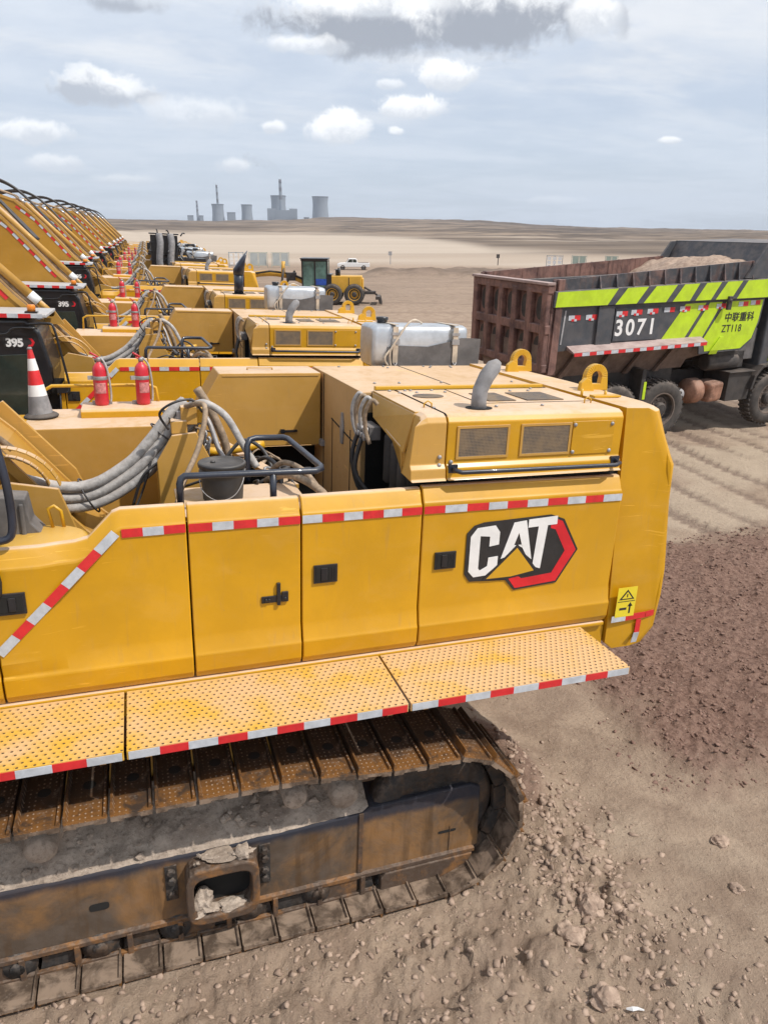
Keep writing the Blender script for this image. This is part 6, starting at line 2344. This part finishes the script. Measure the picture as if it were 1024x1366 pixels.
for lab, x, y, wd_, kind, yw in SCR:
    z = gz(x, y)
    t = thing('site_screen', lab, 'screen', (x, y, z), (0, 0, R_(yw)), 'site screens on the plain')
    f = MB()
    f.box(-wd_/2-0.04, -wd_/2+0.04, -0.04, 0.04, -0.1, 2.45)
    f.box(wd_/2-0.04, wd_/2+0.04, -0.04, 0.04, -0.1, 2.45)
    f.box(-0.04, 0.04, -0.04, 0.04, -0.1, 2.4)
    f.box(-wd_/2, wd_/2, -0.03, 0.03, 2.3, 2.38)
    f.box(-wd_/2, wd_/2, -0.03, 0.03, 0.3, 0.38)
    obj('frame', f, M_FBL if kind == 0 else M_FENG, t)
    f = MB()
    if kind == 0:
        for k in range(3):
            for j in range(3):
                f.box(-wd_/2+0.15+k*wd_/3, -wd_/2+0.15+k*wd_/3+wd_/3-0.3, -0.045, -0.025, 0.45+j*0.62, 0.95+j*0.62)
    else:
        f.box(-wd_/2+0.15, -0.1, -0.02, 0.02, 0.4, 2.28)
        f.box(0.1, wd_/2-0.15, -0.02, 0.02, 0.4, 2.28)
    obj('panel', f, (M_WHT if kind == 0 else M_FEN) if kind < 2 else M_FENG, t)
for lab, x, y, h, c in (('grey marker post on the pale plain above the exhaust pipe', 46.5, 133.0, 2.3, M_STEEL),
                        ('small dark marker post just left of the site screens above the dump truck tailgate', 66.5, 128.0, 2.0, M_CHAS)):
    z = gz(x, y)
    t = thing('marker_post', lab, 'post', (x, y, z))
    f = MB()
    f.box(-0.06, 0.06, -0.06, 0.06, -0.2, h)
    obj('post', f, c, t)
    f = MB()
    f.box(-0.45, 0.25, -0.09, -0.065, h-0.7, h)
    obj('sign_plate', f, c, t)

# ------------------------------------------------------------------ power station on the horizon
KP = 1.0


def cooling_tower(x, y, rtop, h, label):
    t = MB()
    rb = rtop*1.16
    prof = []
    for k in range(17):
        z = h*k/16
        s = z/h
        rr_ = rtop*(0.93+0.26*(max(0, 0.78-s)/0.78)**1.7+0.07*(max(0, s-0.78)/0.22)**1.5)
        prof.append((rr_, z))
    t.lathe(prof, (0, 0, 0), 'z', 40, 0, True, caps=False)
    t.lathe([(rtop*1.0, h-5), (rtop*1.02, h-4), (rtop*1.02, h), (rtop*0.96, h), (rtop*0.92, h-20)], (0, 0, 0), 'z', 40, 1, True, caps=False)
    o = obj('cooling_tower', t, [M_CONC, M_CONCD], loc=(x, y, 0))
    tag(o, label, 'cooling tower', 'cooling towers of the power station')
    return o


def chimney(x, y, h, r, label, bands=True):
    t = thing('chimney', label, 'chimney', (x, y, 0), group='chimneys of the power station')
    m = MB()
    n = 12
    for k in range(n):
        a, b_ = k/n, (k+1)/n
        mi = 1 if (bands and k >= 6 and k % 2 == 1) else 0
        m.lathe([(r*(1.25-0.45*a), h*a), (r*(1.25-0.45*b_), h*b_)], (0, 0, 0), 'z', 20, mi, True, caps=(k == n-1))
    obj('shaft', m, [M_CONC, M_CHIMR], t)
    return t


cooling_tower(1061, 4255, 46, 164, 'grey cooling tower standing alone at the right of the power station')
cooling_tower(662, 4378, 31, 118, 'small grey cooling tower between the striped chimney and the boiler house')
cooling_tower(507, 4436, 34, 119, 'cooling tower with the thin striped chimney directly behind it')
cooling_tower(853, 4420, 44, 170, 'broad cooling tower rising behind the boiler house and its chimney')
chimney(518, 4520, 222, 6.5, 'tall thin dark striped chimney behind the left cooling tower')
chimney(850, 4330, 250, 9.5, 'thick smoking chimney in front of the boiler house cooling tower')
chimney(394, 4455, 135, 6.0, 'short pale chimney furthest left on the horizon')
b = MB()
b.box(-84, -35, -30, 30, 0, 98)
b.box(-35, 40, -34, 34, 0, 90)
b.box(40, 84, -30, 30, 0, 98)
for k in range(8):
    b.box(-80+k*21, -74+k*21, -36, -29, 0, 60)
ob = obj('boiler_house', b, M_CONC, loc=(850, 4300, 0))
ob.rotation_euler = (0, 0, R_(-11))
tag(ob, 'pale blue-grey boiler house at the foot of the smoking chimney', 'power station building')
for x, y, wd_, h, lab in ((576, 4400, 42, 72, 'low grey block between two cooling towers of the power station'), (354, 4462, 30, 54, 'left one of two pale low blocks beside the short left chimney'), (412, 4445, 20, 54, 'right one of two pale low blocks beside the short left chimney'), (980, 4260, 20, 50, 'small pale block between the boiler house and the lone cooling tower')):
    b = MB()
    b.box(-wd_/2, wd_/2, -20, 20, 0, h)
    b.box(-wd_/2-1, wd_/2+1, -21, 21, h, h+4, 1)
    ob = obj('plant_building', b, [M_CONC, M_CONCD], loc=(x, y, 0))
    tag(ob, lab, 'power station building')


def smoke(name, pts, r0, r1, label, dens):
    m = bpy.data.materials.new('smoke')
    m.use_nodes = True
    t = NT(m.node_tree)
    t.n.clear()
    pv = t.new('ShaderNodeVolumePrincipled')
    pv.inputs['Color'].default_value = (0.80, 0.82, 0.86, 1)
    nz_ = t.noise(t.new('ShaderNodeTexCoord').outputs['Object'], 0.035, 5, 0.6)
    t.put(pv.inputs['Density'], t.ramp(nz_, 0.38, 0.65, 0.0, dens))
    ou = t.new('ShaderNodeOutputMaterial')
    t.l.new(pv.outputs[0], ou.inputs['Volume'])
    b_ = MB()
    P = spline([Vector(p) for p in pts], 5)
    rs = [r0+(r1-r0)*i/(len(P)-1)+4*math.sin(i*1.7) for i in range(len(P))]
    b_.tube(P, rs, 14)
    o = obj(name, b_, m)
    tag(o, label, 'smoke', None, 'stuff')


smoke('smoke', [(850, 4330, 250), (848, 4330, 275), (835, 4330, 300), (790, 4330, 325), (720, 4330, 340), (650, 4330, 352)], 8, 34, 'grey smoke drifting from the thick chimney', 0.006)
smoke('smoke', [(518, 4520, 222), (512, 4520, 240), (505, 4520, 262)], 6, 12, 'thin smoke above the striped chimney', 0.012)

# ------------------------------------------------------------------ loose stones on the ground (uncountable)
def stones(name, n, region, smin, smax, label, red=0.0, seed=1, sub=1, power=2.4):
    random.seed(seed)
    bm = bmesh.new()
    bmesh.ops.create_icosphere(bm, subdivisions=sub, radius=1)
    base = np.array([v.co[:] for v in bm.verts])
    faces = np.array([[v.index for v in f.verts] for f in bm.faces])
    bm.free()
    rg = np.random.RandomState(seed)
    pts = region(rg, n)
    n = len(pts)
    zs = terrain(pts[:, 0], pts[:, 1])[0]
    V = []
    Ff = []
    nb = len(base)
    for i in range(n):
        s = smin+(smax-smin)*rg.rand()**power
        q = rg.normal(size=3)
        d = base.copy()
        for _ in range(6):
            ax = rg.normal(size=3)
            ax /= np.linalg.norm(ax)
            k = d @ ax
            d = d-np.outer(np.maximum(0, k-rg.uniform(0.25, 0.6)), ax)
        d *= 1+0.22*rg.normal(size=(nb, 1))
        sc = np.array([rg.uniform(0.8, 1.4), rg.uniform(0.7, 1.2), rg.uniform(0.5, 0.9)])
        a = rg.rand()*6.28
        c, s2 = math.cos(a), math.sin(a)
        d = d*sc*s
        d = d @ np.array([[c, s2, 0], [-s2, c, 0], [0, 0, 1]])
        d += [pts[i, 0], pts[i, 1], zs[i]+s*0.02]
        V.append(d)
        Ff.append(faces+i*nb)
    V = np.vstack(V)
    Ff = np.vstack(Ff)
    me = bpy.data.meshes.new(name)
    me.vertices.add(len(V))
    me.vertices.foreach_set('co', V.astype(np.float32).ravel())
    me.loops.add(Ff.size)
    me.loops.foreach_set('vertex_index', Ff.astype(np.int32).ravel())
    me.polygons.add(len(Ff))
    me.polygons.foreach_set('loop_start', (np.arange(len(Ff))*3).astype(np.int32))
    me.update(calc_edges=True)
    c = me.color_attributes.new('Col', 'FLOAT_COLOR', 'POINT')
    arr = np.ones((len(V), 4), np.float32)
    arr[:, 0] = red
    c.data.foreach_set('color', arr.ravel())
    me.materials.append(M_STONE)
    o = bpy.data.objects.new(name, me)
    COL.objects.link(o)
    tag(o, label, 'stones', None, 'stuff')
    return o


def reg_near(rg, n):
    x = rg.uniform(-1.4, 3.9, n*3)
    y = rg.uniform(2.0, 3.75, n*3)
    keep = (x+0.9*(y-3.0)+rg.normal(0, 0.35, n*3) < 3.2)
    p = np.stack([x, y], -1)[keep][:n]
    return p


def reg_end(rg, n):
    x = rg.normal(2.85, 0.32, n)
    y = rg.normal(3.7, 0.75, n)
    k = (x > 2.50)
    return np.stack([x, y], -1)[k]


def reg_wide(rg, n):
    x = rg.uniform(0, 9, n)
    y = rg.uniform(1.8, 9.5, n)
    return np.stack([x, y], -1)


def reg_red(rg, n):
    x = rg.uniform(4, 13, n*2)
    y = rg.uniform(2.4, 9, n*2)
    d = in_poly(x+0.2, y+0.23, RED_POLY)+(fbm(x*2.2, y*2.2, 4)-0.5)*1.1
    k = d > -0.10-rg.rand(n*2)*0.25
    return np.stack([x, y], -1)[k][:n]


stones('rubble', 6500, reg_near, 0.003, 0.045, 'clods and crumbs of dry clay beside the near track', seed=3, power=7.5)
stones('rubble', 2600, reg_end, 0.003, 0.055, 'clods thrown up round the rear end of the near track', seed=4, power=5.5)
stones('gravel', 1500, reg_wide, 0.003, 0.022, 'scattered small stones on the bare ground', seed=5, power=3.5)
stones('spoil', 12000, reg_red, 0.006, 0.040, 'crumbly dark reddish spoil spread behind the machine', red=1.0, seed=6, power=2.2)


def clod(label, x, y, r, seed, flat=0.7):
    m = MB()
    z = gz(x, y)
    m.blob((0, 0, 0), (r*1.2, r, r*flat), seed, amp=0.28, sub=4)
    o = obj('clod', m, M_STONE, loc=(x, y, z+r*0.25))
    tag(o, label, 'clod of earth', 'large clods of earth')
    bv_ = o.modifiers.new('rough', 'DISPLACE')
    tx_ = bpy.data.textures.get('clod_tex') or bpy.data.textures.new('clod_tex', 'VORONOI')
    tx_.noise_scale = 0.05
    bv_.texture = tx_
    bv_.strength = r*0.35
    bv_.mid_level = 0.5
    return o


clod('blocky pale clod of earth standing by the rear end of the rusty track', 2.74, 3.08, 0.085, 3, 1.0)
clod('low rounded clod just below the blocky one at the rear end of the track', 2.47, 2.93, 0.085, 8, 0.5)
clod('dark rounded clod half cut off by the right edge of the picture', 3.99, 2.92, 0.045, 12, 0.8)
clod('brown clod on the smooth ground between the track and the reddish spoil', 4.24, 3.36, 0.060, 15, 0.6)
clod('largest pale clod at the bottom of the picture, right of the track', 2.42, 2.45, 0.075, 21, 0.8)
lt_ = MB()
lt_.tube([(-0.05, 0.02, 0.0), (-0.02, 0.0, 0.012), (0.02, -0.005, 0.004), (0.05, -0.03, 0.010)], [0.006, 0.014, 0.010, 0.004], 5, smooth=False)
lo_ = obj('plastic_scrap', lt_, M_WHT, loc=(2.56, 2.33, gz(2.56, 2.33)+0.012))
tag(lo_, 'crumpled white scrap of plastic lying on the bare earth near the bottom', 'litter')
# ------------------------------------------------------------------ air
hz_ = MB()
hz_.box(-6500, 6500, -3000, 9200, -60, 400)
hm = bpy.data.materials.new('haze')
hm.use_nodes = True
t = NT(hm.node_tree)
t.n.clear()
pv = t.new('ShaderNodeVolumePrincipled')
pv.inputs['Color'].default_value = (0.80, 0.88, 1.0, 1)
pv.inputs['Density'].default_value = 0.00008
ou = t.new('ShaderNodeOutputMaterial')
t.l.new(pv.outputs[0], ou.inputs['Volume'])
ho = obj('haze', hz_, hm)
tag(ho, kind='stuff')
